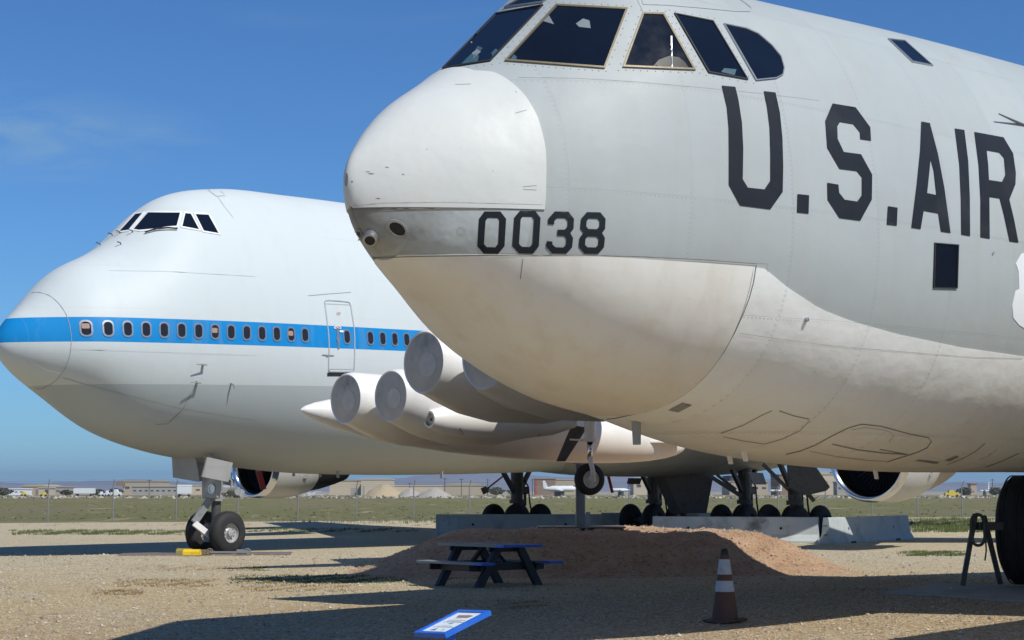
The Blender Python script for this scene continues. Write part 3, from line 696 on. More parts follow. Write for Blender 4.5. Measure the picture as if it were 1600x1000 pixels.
# scoops and port on the nose strip
for (x, y, r_) in ((620, 357, 15), (561, 366, 10)):
    h = castB(x, y); o_ = [(x + r_ * cos(a) * (1.15 if x > 600 else .55), y + r_ * .9 * sin(a) + (x > 600) * .35 * r_ * cos(a)) for a in [2 * PI * k / 20 for k in range(20)]]
    c_ = wrap('camera_port', M['strut'], bomber, o_, pcB, .022, [[(x + (q[0] - x) * .72 + 1, y + (q[1] - y) * .72) for q in o_]], step=10)
    wrap('port_glass', M['black'], c_, [(x + (q[0] - x) * .73 + 1, y + (q[1] - y) * .73) for q in o_], pcB, .012, step=5, skirt=False)
h = castB(580, 368); pr = MB(); ax_ = (h[1] + Vector((0, -.9, 0)) * .5).normalized()
pr.lathe(h[0] - ax_ * .03, ax_, [(0, .07), (.07, .075), (.13, .066), (.135, .05), (.09, .045)], 20, cap=(True, False)); 
pr.build('nose_tube', M['alum'], bomber, smooth=True, auto=.6)
pr = MB(); pr.lathe(h[0], ax_, [(0, .052), (.098, .046)], 16); pr.build('tube_plug', M['black'], bomber)
# blade aerials and drain masts
def blade(px, py, L, w, t, m_='belly', sweep=.04):
    p, n_ = castB(px, py); a = Vector((1, 0, 0)); q = MB(); d = Vector((0, 0, -1))
    poly = [p - a * w * .5 - d * .06, p + a * w * .5 - d * .06, p + a * (w * .42 + sweep) + d * L, p + a * (-w * .22 + sweep) + d * L]
    q.prism([x + Vector((0, t / 2, 0)) for x in poly], (0, -t, 0)); q.build('antenna_blade', M[m_], bomber)
blade(994, 658, .26, .085, .07, 'strut', .0); blade(1161, 706, .11, .08, .03); blade(1366, 733.5, .12, .07, .03); blade(1138, 712, .10, .06, .04)
h = castB(1600, 196); q = MB(); tip = BI @ at(1561, 178, (BW @ h[0]).y - .55); q.cyl(h[0], tip, .02, .008, 8); q.build('pitot_probe', M['darkgear'], bomber)
p, n_ = castB(1259, 499); q = MB(); q.lathe(p, (n_ + Vector((0, 0, .3))), [(0, .028), (.03, .024), (.035, .008)], 10); q.build('drain_nozzle', M['alum'], bomber)
# ---- wings, drawn as swept tapered aerofoils
def wing(parent, name, m_, side, st, nprof=12):
    """st: list of (spanwise, leading edge x, chord, z, thickness)"""
    mb = MB(); v = []; f = []; K_ = 2 * nprof
    for sp_, lx, ch, z, th in st:
        for k in range(K_):
            a = 2 * PI * k / K_; x = (1 - cos(a)) / 2
            y = th * ch * 2.6 * (.2969 * sqrt(x) - .126 * x - .3516 * x * x + .2843 * x ** 3 - .1036 * x ** 4) * 2 * (1 if sin(a) > 0 else -.7)
            v.append((lx + ch * x, side * sp_, z + y))
    for i in range(len(st) - 1):
        for k in range(K_): f.append((i * K_ + k, i * K_ + (k + 1) % K_, (i + 1) * K_ + (k + 1) % K_, (i + 1) * K_ + k))
    f.append(tuple(range(K_))); f.append(tuple((len(st) - 1) * K_ + k for k in reversed(range(K_))))
    mb.add(v, f); return mb.build(name, m_, parent, smooth=True, auto=.9)
BST = [(1.6, 8.2, 9.8, 5.5, .12), (6, 10.1, 8.3, 5.0, .11), (12, 13.3, 6.4, 4.55, .10), (19.5, 17.5, 4.4, 4.15, .09)]  # leading edge set forward so the wing shadow covers more ground
wing(bomber, 'wing', M['pod'], 1, BST); wing(bomber, 'wing', M['pod'], -1, BST)
def nacelle(y0, r=.45, zsh=0):
    # lofted nacelle with the belly dropping behind the intake
    mb = MB(); v = []; f = []; n_ = 40
    st = [(0.06, .80, 0), (.0, .93, 0), (-.02, 1.0, 0), (.02, 1.05, 0), (.12, 1.10, 0), (.35, 1.2, -.05), (.8, 1.36, -.13), (1.4, 1.48, -.18), (2.4, 1.5, -.17), (3.4, 1.38, -.05), (4.4, 1.05, .08), (5.2, .8, .15), (5.2, .6, .15), (4.9, .5, .15)]
    for t, k, dz in st:
        for j in range(n_):
            a = 2 * PI * j / n_; v.append((t, y0 + r * k * cos(a), r * k * sin(a) + dz))
    for i in range(len(st) - 1):
        for j in range(n_): f.append((i * n_ + j, (i + 1) * n_ + j, (i + 1) * n_ + (j + 1) % n_, i * n_ + (j + 1) % n_))
    f.append(tuple((len(st) - 1) * n_ + k for k in range(n_)))
    mb.add(v, f); return mb
def pod(px, py, Y, side=1, mirror=None):
    p = BI @ at(px, py, Y) if mirror is None else Vector((mirror.x, -mirror.y, mirror.z))
    sgn = 1 if mirror is None else -1
    if mirror is None: p = Vector((p.x, p.y - .655, p.z))
    e = bpy.data.objects.new('engine_pod', None); COL.objects.link(e); e.parent = bomber; e.location = p
    for y0 in (.655, -.655):
        nacelle(y0).build('nacelle', M['pod'], e, smooth=True, auto=.8)
        c = MB(); c.lathe((-.008, y0, 0), (1, 0, 0), [(-.012, .02), (-.006, .40), (.0, .428), (.02, .43)], 40); cv_ = c.build('intake_cover', M['cover'], e, smooth=True, auto=.5)
        c = MB(); c.lathe((-.012, y0 - .10, -.04), (1, 0, 0), [(-.014, .001), (-.013, .185), (-.004, .19)], 28, cap=(False, False)); c.build('cover_disc', M['alum2'], cv_, smooth=True, auto=.5)
        c = MB()
        for k in range(30):
            a = 2 * PI * k / 30; c.lathe((-.006, y0 + .438 * cos(a), .438 * sin(a)), (-1, 0, 0), [(0, .008), (.006, .006)], 5)
        c.build('cover_clips', M['alum'], cv_)['kind'] = 'stuff'
    h = MB(); h.lathe((0, 0, 0), (1, 0, 0), [(.3, .02), (.6, .35), (1.2, .58), (2.6, .62), (4.2, .4), (5.4, .05)], 28)
    h.v = [(x, y * 1.25, z * .95 - .12) for x, y, z in h.v]; h.build('centre_fairing', M['pod'], e, smooth=True)
    top = 5.3 - p.z
    py_ = MB(); py_.prism([(.9, -.09, .25), (4.9, -.09, .1), (7.6, -.09, top - .25), (4.6, -.09, top)], (0, .18, 0)); py_.build('pylon', M['pod'], e)
    s = MB(); s.lathe((.45, -.655 - .52, -.42), (1, -.02, .0), [(0, .12), (.0, .155), (.06, .175), (.3, .25), (.7, .305), (1.4, .33), (2.2, .31), (3.0, .22), (3.6, .06)], 28, cap=(False, True)); s.build('side_fairing', M['pod'], e, smooth=True, auto=.7)
    s = MB(); s.lathe((.50, -.655 - .52, -.42), (1, 0, 0), [(0, .03), (.001, .15)], 20, cap=(False, False)); s.build('duct_cover', M['cover'], e)
    s = MB(); q = Vector((2.35, -1.475, -.30)); s.lathe(q, (0, -1, .15), [(0, .10), (.06, .10), (.062, .07)], 18); s.v = [(2.35 + (x - 2.35) * .6, y, z) for x, y, z in s.v]; s.build('vent_port', M['alum'], e)
    for (x, y, z) in ((.95, -1.40, -.60), (2.9, -1.34, -.58)):
        s = MB(); s.beam((x, y, z + .06), (x + .07, y - .05, z - .09), .02, .012); s.build('drain_pipe', M['black'], e)
    return p
pi_ = pod(663, 566, 26.2); po_ = pod(541, 623, 33.0)
pod(0, 0, 0, mirror=pi_); pod(0, 0, 0, mirror=po_)
# ---- drop tank
tn = BI @ at(470, 640, 38.0)
def tank(sy):
    e = bpy.data.objects.new('drop_tank', None); COL.objects.link(e); e.parent = bomber; e.location = (tn.x, sy * tn.y, tn.z)
    sh = MB(); Lk = 12.2
    pf = [(Lk * t, .66 * (max(0, 1 - ((t - .45) / .45) ** 2) ** .62 if t < .45 else max(0, 1 - ((t - .45) / .55) ** 2.6) ** .55)) for t in [0, .002, .01, .03, .06, .1, .16, .24, .34, .45, .56, .66, .75, .83, .89, .94, .97, .99, .998, 1.0]]
    sh.lathe((0, 0, 0), (1, 0, -.05), pf, 36); sh.build('tank_shell', M['tank'], e, smooth=True)
    py2 = MB(); py2.prism([(3.6, -.06, .3), (7.8, -.06, .2), (8.4, -.06, 1.3), (4.8, -.06, 1.4)], (0, .12, 0)); py2.build('tank_pylon', M['pod'], e)
    for s_ in (-1, 1):
        fn = MB(); fn.prism([(10.2, s_ * .4, -.52), (11.6, s_ * .3, -.56), (11.9, s_ * .85, -.5), (11.2, s_ * .85, -.5)], (0, 0, .03)); fn.build('tank_fin', M['tank'], e)
tank(1); tank(-1)

# ---- wheels
def wheel(name, parent, c, axd, r, w, face='rim', spokes=0, rr=.5, ribs=4):
    """tyre part with a rim sub-part when parent is the thing, or both as sub-parts"""
    ax = Vector(axd).normalized(); c = Vector(c); mb = MB(); pf = []
    N_ = 22
    for i in range(N_ + 1):
        a = PI * i / N_; x = -cos(a); y = sin(a) ** .55 if sin(a) > 1e-6 else 0
        pf.append((x * w / 2 * (1 if abs(x) < .99 else 1), r * rr + (r - r * rr) * y))
    if ribs:
        out = []
        for t, q in pf: out.append((t, q))
        pf = out
    mb.lathe(c, ax, [(-w * .30, r * rr * .97)] + pf + [(w * .30, r * rr * .97)], 48, cap=(False, False))
    if ribs:
        for k in range(ribs):
            t = (-.5 + (k + 1) / (ribs + 1)) * w * .72
            mb.lathe(c + ax * t, ax, [(-.012, r * .992), (-.010, r * 1.004), (.010, r * 1.004), (.012, r * .992)], 48, cap=(False, False))
    ty = mb.build('tyre', M['tyre'], parent, smooth=True, auto=.7)
    rm = MB()
    for sg in (-1, 1):
        a = ax * sg
        rm.lathe(c, a, [(w * .30, r * rr * 1.0), (w * .40, r * rr * 1.02), (w * .41, r * rr * .93), (w * .26, r * rr * .86), (w * .20, r * rr * .55), (w * .26, r * rr * .42), (w * .42, r * rr * .34), (w * .44, r * rr * .25), (w * .44, .001)], 32, cap=(False, False))
    rm.build('rim', M[face], parent, smooth=True, auto=.5)
    u = ax.orthogonal().normalized(); ww = ax.cross(u); bt = MB()
    for sg in (-1, 1):
        for k in range(spokes or 10):
            q = 2 * PI * k / (spokes or 10); d = u * cos(q) + ww * sin(q)
            if spokes: bt.beam(c + ax * sg * w * .25 + d * r * rr * .3, c + ax * sg * w * .36 + d * r * rr * .92, .022, .02, up=ax)
            else: bt.cyl(c + ax * sg * w * .2 + d * r * rr * .62, c + ax * sg * w * .29 + d * r * rr * .62, r * .035, r * .03, 6)
    bt.build('wheel_bolts' if not spokes else 'spoke_ring', M['white' if spokes else 'alum'], parent)
    return ty
def sub(name, parent, loc=(0, 0, 0), rz=0.0):
    e = bpy.data.objects.new(name, None); COL.objects.link(e); e.parent = parent; e.location = loc; e.rotation_euler = (0, 0, rz); return e
# forward main gear under the nose section
wpos = at(1604, 832, 27.7); zg = gz(wpos.x, wpos.y); gp = BI @ wpos; GR_ = .83
for side in (-1, 1):
    g_ = sub('main_gear', bomber, (gp.x, side * (gp.y - .42), 0), R(16) * side)
    cz = zg + GR_ + .03
    for dy in (-.42, .42): wheel('w', g_, (0, dy, cz), (0, 1, 0), GR_, .54, 'darkgear', ribs=7)
    q = MB(); q.cyl((0, 0, cz), (-.3, 0, 2.9), .16, .18, 16); q.cyl((0, -.5, cz), (0, .5, cz), .09, .09, 12); q.beam((.5, 0, cz + .3), (.9, 0, 2.8), .12, .1); q.build('strut', M['darkgear'], g_, smooth=True, auto=.6)
for side in (-1, 1):
    g_ = sub('main_gear', bomber, (gp.x + 17, side * 1.2, 0))
    for dy in (-.36, .36): wheel('w', g_, (0, dy, .78), (0, 1, 0), .74, .44, 'darkgear', ribs=0)
    q = MB(); q.cyl((0, 0, .78), (0, 0, 2.9), .16, .16, 16); q.build('strut', M['darkgear'], g_)
# ---- outrigger gear under the far wing
og = sub('outrigger_gear', bomber, BI @ at(921, 749, 41.0), R(-22))
wheel('w', og, (0, 0, 0), (0, 1, 0), .365, .24, 'white', spokes=12, rr=.56, ribs=0)
q = MB(); q.tube([(.0, -.20, 0), (-.0, -.20, .18), (-.03, -.17, .35), (0, -.06, .50)], .055, 10); q.cyl((0, -.24, 0), (0, .2, 0), .06, .06, 12)
q.build('wheel_fork', M['white'], og, smooth=True)
q = MB(); q.cyl((0, -.04, .45), (0, -.04, .88), .065, .065, 14); q.build('oleo', M['chrome'], og, smooth=True)
q = MB(); q.cyl((0, -.04, .85), (0, -.04, 2.6), .125, .135, 16); q.cyl((0, -.04, .85), (0, -.04, .92), .17, .17, 16); q.cyl((0, -.04, .88), (-.5, -.04, .90), .025, .02, 6); q.build('strut', M['pod'], og, smooth=True, auto=.6)
q = MB(); a_, b_, c_, d_ = (og.location,) * 4
A1, B1, C1, D1_ = (BI @ at(*t, 41.6) - og.location for t in ((893, 664), (917, 668), (883, 721), (869, 721)))
inv_r = Matrix.Rotation(R(22), 3, 'Z')
q.prism([inv_r @ x for x in (A1, B1, C1, D1_)], (.03, .05, 0)); q.build('gear_door', M['darkgear'], og)

# ============================================================ wing stand, post on the mound
sp_ = at(907, 831, 41.6); mz = mound_h(sp_.x, sp_.y)
stand = empty('wing_stand', 'grey steel post on a flat plate on the earth mound, under the small outrigger wheel', 'support post', (sp_.x, sp_.y, mz), 0)
q = MB()
for dx in (-.095, .095): q.box((dx, 0, .74), (.022, .2, 1.42))
q.box((0, 0, .74), (.17, .02, 1.42)); q.build('post', M['steelpost'], stand)
q = MB(); q.box((0, 0, .02), (2.0, 1.5, .04), bev=.008); q.build('base_plate', M['rusty'], stand)
q = MB(); q.box((.17, -.12, .2), (.1, .06, .33), bev=.006); q.build('bracket', M['steelpost'], stand)
q = MB(); q.box((0, 0, 1.47), (.36, .3, .04)); q.build('top_plate', M['steelpost'], stand)
# concrete slab and A-frame beside the bomber's wheels
c0 = gpt(1392, 930); c1 = gpt(1610, 944)
slab = MB(); slab.prism([gpt(*u_) + Vector((0, 0, -.1)) for u_ in ((1385, 927), (1640, 945), (1690, 922), (1460, 914))], (0, 0, .13))
o = slab.build('concrete_pad', M['padc']); tag(o, kind='structure')
def P(px, py, Y, base): return at(px, py, Y) - base
fb = at(1520, 915, 27.0); fb.z = zg
fr = empty('wheel_stand', 'dark steel A-frame with a hanging ring, beside the black wheels of the bomber', 'stand', fb)
for a, b2 in (((1504, 915, 27.0), (1524, 803, 26.9)), ((1563, 912, 27.3), (1537, 806, 26.95))):
    q = MB(); q.beam(P(*a, fb), P(*b2, fb), .07, .06, up=(0, 1, 0), bev=.008); q.build('leg', M['darkgear'], fr)
q = MB(); ct = P(1528, 828, 26.8, fb); q.tube([ct + Vector((.10 * cos(a), 0, .13 * sin(a) + (.10 if sin(a) > 0 else -.10))) for a in [2 * PI * k / 24 for k in range(24)]], .024, 8, True); q.build('ring', M['darkgear'], fr, smooth=True)
q = MB(); q.beam(P(1524, 822, 26.95, fb), P(1575, 822, 27.1, fb), .12, .24, up=(0, 1, 0), bev=.01); q.build('crossbar', M['darkgear'], fr)
q = MB(); q.tube([P(1540, 842, 26.8, fb), P(1541, 860, 26.8, fb), P(1539, 876, 26.8, fb)], .012, 6); q.build('chain', M['darkgear'], fr)

# ============================================================ the airliner
TJ = R(40); JO = Vector((-12.899, 44.802, 0))
jet = empty('airliner', 'white four-engine airliner with a blue stripe along its cabin windows, behind the bomber', 'aircraft', JO, PI / 2 - TJ)
jet.matrix_world = Matrix.Translation(JO) @ Matrix.Rotation(PI / 2 - TJ, 4, 'Z')
JW = jet.matrix_world.copy(); JI = JW.inverted()
jb = Body([0, .2, .8, 1.8, 3.2, 5, 7, 9.5, 13, 18, 26, 40, 52, 62],
          [0, .47, 1.06, 2.003, 2.661, 4.105, 4.659, 4.951, 5.054, 4.999, 4.6, 3.3, 2.9, 1.2],
          [0, .42, .86, 1.405, 2.342, 2.87, 3.08, 3.145, 3.203, 3.25, 3.2, 3.1, 1.9, .6],
          [0, .42, 1.03, 1.738, 2.128, 2.457, 2.7, 2.85, 2.941, 3.235, 3.26, 3.251, 2.3, .8],
          [5.42, 5.44, 5.42, 5.40, 5.48, 5.47, 5.366, 5.134, 5.028, 4.992, 4.951, 4.95, 5.3, 5.8],
          [2, 2, 2, 2, 1.95, 1.9, 1.8, 1.8, 1.8, 1.8, 1.8, 1.9, 2, 2], [2] * 14, JG)
jf_mesh = jb.mesh(62, 230, 132)
tmp = jf_mesh.build('fuselage', M['white'], jet, smooth=True)
castJ = caster(tmp)
def zl_of(px, py):
    p = castJ(px, py)[0]; return p.z - JG * p.x
def avg(l_): return sum(l_) / len(l_)
JS1 = avg([zl_of(*q) for q in ((60, 495), (112, 495), (300, 499.5), (400, 503.5), (510, 508), (630, 516))])
JS0 = avg([zl_of(*q) for q in ((60, 532.5), (112, 532), (300, 537), (400, 540.5), (510, 545), (630, 549.5))])
JGREY = avg([zl_of(*q) for q in ((100, 596), (280, 600), (400, 603), (500, 607))])
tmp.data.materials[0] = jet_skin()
def pcJ(px, py): return castJ(px, py)
def szJ(x, zl):
    ph = jb.phz(x, zl); return jb.pt(x, ph), jb.nrm(x, ph)
wx0 = castJ(135, 514)[0].x; wx1 = castJ(476.5, 525)[0].x; dW = (wx1 - wx0) / 13; zw = (JS0 + JS1) / 2 + .02
blind = (0, 7, 12)
M['blind'] = mat('tan_window_blind', (.36, .24, .19), .6, 0, .1, 10)
idx = list(range(14)) + list(range(18, 34))
xdw = castJ(542, 528)[0].x
for i in idx + ['d']:
    x = wx0 + dW * i if i != 'd' else xdw
    out = rrect(x, zw, .285, .43, .12); inn = rrect(x, zw, .205, .34, .09)
    wo_ = wrap('window', M['glass2'], jet, inn, szJ, .004, step=.15, skirt=False)
    wrap('frame', M['alum'], wo_, out, szJ, .014, [inn], step=.15)
    if i in blind: wrap('blind', M['blind'], wo_, rrect(x - .01, zw + (.03 if i else .06), .17, .13, .03), szJ, .006, step=.15, skirt=False)
# mirrored cabin windows on the far side
def szJs(x, zl):
    p, n_ = szJ(x, zl); return Vector((p.x, -p.y, p.z)), Vector((n_.x, -n_.y, n_.z))
for i in list(range(14)) + list(range(18, 30)):
    x = wx0 + dW * i; wrap('window', M['glass2'], jet, rrect(x, zw, .24, .38, .1), szJs, .006, step=.15, skirt=False)
cw = [[(186, 362), (211, 335), (223, 333.2), (201, 360)],
      [(208.5, 358.5), (231, 332.5), (281.5, 332.8), (276, 353.5), (262, 354.5), (240, 358), (218, 360)],
      [(284.5, 354), (289.5, 333.5), (298, 334.5), (311, 359)],
      [(305, 335), (325.5, 336), (341.5, 365), (318, 361)]]
for w in cw:
    g_ = wrap('window', M['glass'], jet, w, pcJ, .010, step=5, skirt=False, flat=True)
    wrap('frame', M['white'], g_, grow(w, 2.2), pcJ, .02, [grow(w, -.1)], step=9)
# wiper, pitot probes, vanes
def blip(parent, pts, r_, m_, name):
    q = MB(); q.tube(pts, r_, 6); return q.build(name, m_, parent)
def off(px, py, d, cast=castJ): p, n_ = cast(px, py); return p + n_ * d
blip(jet, [off(227, 365, .05), off(245, 360, .07), off(262, 358.5, .07), off(277, 359, .05)], .022, M['black'], 'wiper')
for px, py in ((176, 368), (188, 364.5), (207.5, 363), (157, 383), (189, 382)):
    try: blip(jet, [off(px, py, 0), off(px, py, .06), off(px, py, .06) + Vector((-.10, 0, .01))], .016, M['darkgear'], 'pitot_probe')
    except Exception: pass
for px, py in ((317, 569), (308, 596)):
    q = MB(); p, n_ = castJ(px, py); q.beam(p, p + n_ * .13, .08, .035); q.cyl(p + n_ * .13 + Vector((.05, 0, 0)), p + n_ * .13 + Vector((-.30, 0, 0)), .018, .010, 8); q.build('pitot_probe', M['strut'], jet)
q = MB(); p, n_ = castJ(361, 599); q.beam(p, p + n_ * .12, .05, .03); q.cyl(p + n_ * .12, p + n_ * .12 + Vector((.05, 0, -.12)), .018, .01, 6); q.build('angle_vane', M['strut'], jet)
GR = mat('door_outline', (.42, .45, .47), .5, .2, .1, 10)
def c3(p): return C((400, 450), .2, p)
dout = c3([(530,110),(538,98),(560,92),(640,97),(715,105),(732,112),(741,135),(755,220),(768,310),(773,400),(773,480),(771,570),(768,640),(757,658),(660,658),(575,656),(562,642),(563,560),(566,480),(564,400),(558,330),(545,220)])
dr = wrap('door', M['badge'], jet, grow(dout, -2), pcJ, .002, step=14, skirt=False) if False else None
wrap('door_frame', GR, jet, dout, pcJ, .018, [grow(dout, -1.5)], step=12)
wrap('door_sill', M['black'], jet, c3([(556, 660), (735, 663), (700, 688), (556, 688)]), pcJ, .012, step=12, skirt=False)
wrap('door_handle', M['alum'], jet, c3([(627, 318), (645, 318), (650, 380), (656, 400), (650, 425), (648, 476), (636, 476), (634, 425), (624, 400), (630, 380)]), pcJ, .02, step=12)
wrap('door_line', LG, jet, c3([(535, 120), (736, 130), (737, 136), (535, 126)]), pcJ, .006, step=12, skirt=False)
wrap('door_line', LG, jet, c3([(566, 632), (768, 634), (768, 639), (566, 637)]), pcJ, .006, step=12, skirt=False)
wrap('handle_mark', M['badge'], jet, c3([(604, 312), (612, 302), (635, 295), (655, 302), (665, 315), (655, 322), (635, 312), (614, 322)]), pcJ, .022, step=12, skirt=False)
wrap('handle_mark', M['red'], jet, c3([(611, 312), (622, 304), (635, 300), (650, 305), (659, 315), (652, 316), (635, 306), (617, 315)]), pcJ, .026, step=12, skirt=False)
wrap('door_tag', M['badge'], jet, c3([(650, 330), (680, 332), (680, 348), (650, 346)]), pcJ, .022, step=12, skirt=False)
wrap('hinge', M['strut'], jet, c3([(513, 518), (608, 524), (608, 530), (560, 532), (560, 538), (550, 538), (550, 530), (513, 524)]), pcJ, .022, step=12, skirt=False)
M['fair_'] = mat('faint_seam', (.42, .44, .44), .7, 0, .1, 9)
# the small red EXIT above the handle
def text_poly(txt, quad, fn, m_, parent, off_, name):
    cu = bpy.data.curves.new(name, 'FONT'); cu.body = txt; cu.size = 1; cu.resolution_u = 2
    to = bpy.data.objects.new(name, cu); COL.objects.link(to); bpy.context.view_layer.update()
    me = bpy.data.meshes.new_from_object(to.evaluated_get(bpy.context.evaluated_depsgraph_get())); bpy.data.objects.remove(to); bpy.data.curves.remove(cu)
    xs_ = [v.co.x for v in me.vertices]; ys_ = [v.co.y for v in me.vertices]; x0, x1, y0, y1 = min(xs_), max(xs_), min(ys_), max(ys_)
    a, b_, c_, d_ = (Vector(q) for q in quad); mb = MB(); vv = []
    for v in me.vertices:
        u = (v.co.x - x0) / (x1 - x0); w = (v.co.y - y0) / (y1 - y0); q = (a * (1 - u) + b_ * u) * (1 - w) + (d_ * (1 - u) + c_ * u) * w
        h = fn(*q); vv.append(h[0] + h[1] * off_)
    mb.add(vv, [tuple(p.vertices) for p in me.polygons]); return mb.build(name, m_, parent)
text_poly('EXIT', c3([(629, 210), (659, 212), (659, 192), (629, 190)]), pcJ, M['red'], jet, .02, 'exit_lettering')
def seamJ(pts, w=.7, m_=None, name='seam', o_=.006): return wrap(name, m_ or LG, jet, thickline(pts, w), pcJ, o_ + .008, step=8, skirt=False)
seamJ([(50, 457), (62, 457), (76, 461), (88, 470), (97, 480), (104, 492), (109, 508), (112, 528), (111, 545), (108, 560), (102, 575), (92, 590), (80, 600), (66, 607), (55, 607)], .8)
seamJ([(47, 561), (60, 570), (75, 578), (96, 582.5)], 1.0, M['white'], 'lightning_strip', .02)
seamJ([(98, 590), (140, 602), (200, 618), (280, 638), (340, 648), (400, 657)], .45, M['strut'])
seamJ([(481, 462), (515, 459), (548, 456.5)], .7); seamJ([(110, 545), (250, 550), (400, 555)], .3, M['fair_']); seamJ([(170, 423), (260, 424), (400, 432)], .3, M['fair_'])
seamJ([(308, 596), (285, 640), (262, 662), (244, 663)], .4, M['rust'])
seamJ([(325, 297), (338, 307), (352, 306), (345, 299)], .7); seamJ([(340, 308), (352, 325), (364, 340)], .4)
for a in (((0, 516), (62, 518)), ((120, 470), (160, 472)), ): pass
# belly fairing, wings, tail
q = MB(); v = []; f = []; N_ = 48
for i in range(25):
    x = 20 + 18.5 * i / 24; t = max(0.02, 1 - abs((i - 11) / 13.2) ** 3.2) ** .5
    for k in range(N_):
        a = 2 * PI * k / N_; v.append((x, 3.42 * t * math.copysign(abs(cos(a)) ** .8, cos(a)), 3.9 + JG * x * .4 + (1.98 if sin(a) < 0 else 1.2) * t * math.copysign(abs(sin(a)) ** .75, sin(a))))
for i in range(24):
    for k in range(N_): f.append((i * N_ + k, i * N_ + (k + 1) % N_, (i + 1) * N_ + (k + 1) % N_, (i + 1) * N_ + k))
q.add(v, f); M['fair'] = skin('belly_fairing_grey', (.36, .365, .36), (.30, .30, .28), .45, (.15, .13, .1), wav=.01); q.build('belly_fairing', M['fair'], jet, smooth=True)
JST = [(2.6, 18.5, 14, 4.6, .11), (12, 26.5, 8.6, 5.3, .10), (21, 33.5, 5.8, 5.9, .09), (30, 40.8, 4, 6.6, .08)]
wing(jet, 'wing', M['fair'], 1, JST); wing(jet, 'wing', M['fair'], -1, JST)
q = MB(); q.prism([(50, -.3, 9), (60, -.3, 8), (65, -.3, 18.5), (61, -.3, 18.5)], (0, .6, 0)); q.build('tail_fin', M['white'], jet)
wing(jet, 'tailplane', M['fair'], 1, [(.8, 53, 7, 8, .1), (10, 60, 3, 8.8, .09)]); wing(jet, 'tailplane', M['fair'], -1, [(.8, 53, 7, 8, .1), (10, 60, 3, 8.8, .09)])

def engine(x, y, z, r=1.28, tail='titan', inner=False):
    e = sub('engine', jet, (x, y, z))
    q = MB(); q.lathe((0, 0, 0), (1, 0, 0), [(.62, r * .80), (.30, r * .80), (.12, r * .83), (.02, r * .885), (0, r * .91), (.02, r * .935), (.10, r * .965), (.28, r * .985)], 64, cap=(False, False)); q.build('intake_lip', M['chrome'], e, smooth=True)
    q = MB(); q.lathe((0, 0, 0), (1, 0, 0), [(.28, r * .983), (.8, r * 1.0), (1.5, r * .985), (2.1, r * .93), (2.6, r * .84), (2.6, r * .8), (2.3, r * .8)], 64, cap=(False, False)); q.build('cowl', M['cowl'], e, smooth=True, auto=.6)
    q = MB(); q.lathe((0, 0, 0), (1, 0, 0), [(.60, r * .802), (1.25, r * .80), (1.3, .2), (1.3, .01)], 48, cap=(False, False)); q.build('intake_duct', M['fan'], e, smooth=True, auto=.6)
    q = MB()
    for k in range(46):
        a = 2 * PI * k / 46; u = Vector((0, cos(a), sin(a))); w = Vector((0, -sin(a), cos(a)))
        q.add([Vector((1.12, 0, 0)) + u * .3 - w * .03, Vector((1.22, 0, 0)) + u * .3 + w * .03, Vector((1.16, 0, 0)) + u * r * .79 + w * .085, Vector((1.02, 0, 0)) + u * r * .79 - w * .03], [(0, 1, 2, 3)])
    q.build('fan_blades', M['darkgear'], e)
    q = MB(); q.lathe((0, 0, 0), (1, 0, 0), [(.72, .005), (.78, .1), (.95, .22), (1.15, .31)], 24, cap=(False, False)); q.build('spinner', M['black'], e, smooth=True)
    q = MB(); q.lathe((0, 0, 0), (1, 0, 0), [(2.3, r * .80), (2.75, r * .79), (3.4, r * .72), (4.2, r * .58), (4.8, r * .45), (4.8, r * .38), (4.4, r * .36)], 48, cap=(False, False)); q.lathe((0, 0, 0), (1, 0, 0), [(4.3, r * .3), (5.2, r * .16), (5.6, .01)], 24, cap=(False, False)); q.build('core_cowl', M[tail], e, smooth=True, auto=.6)
    q = MB(); q.prism([(.9, -.2, r * .9), (5, -.2, r * .5), (8.5, -.2, r * 2.0), (5, -.2, r * 2.1)], (0, .4, 0)); q.build('pylon', M['cowl'], e)
    q = MB(); q.box((1.7, -r * .90, -r * .32), (.20, .05, .2), bev=.01); q.build('access_port', M['strut'], e)
M['cowl'] = mat('cowl_grey', (.50, .50, .49), .35, 0, .06, 3, (.3, .26, .2), .3)
engine(20.4, -13.1, 2.66, 1.29, 'titan'); engine(20.4, 13.3, 2.72, 1.29, 'black')
engine(28.5, -21.6, 3.4, 1.25, 'titan'); engine(28.5, 21.6, 3.4, 1.25, 'black')
# red ribbon hanging in front of the far engine
r0 = JI @ at(404, 737, 60); r1_ = JI @ at(412, 765, 60)
q = MB(); q.beam(r0, r1_, .22, .05, up=(0, 1, 0)); q.build('warning_flag', M['red'], jet)
q = MB(); q.beam(JI @ at(403, 730, 60), r0, .2, .05, up=(0, 1, 0)); q.build('drain_mast', M['blind'], jet)
a1 = JI @ at(950, 742, 66); q = MB(); q.beam(a1, JI @ at(957, 770, 66), .14, .03, up=(0, 1, 0)); q.build('warning_flag', M['red'], jet)
for x_, y_ in ((459, 741), (500, 742), (528, 743), (690, 744)):
    p = JI @ at(x_, y_ - 3, 53); q = MB(); q.beam(p + Vector((0, 0, .1)), p - Vector((0, 0, .12)), .09, .03); q.build('drain_mast', M['fair'], jet)

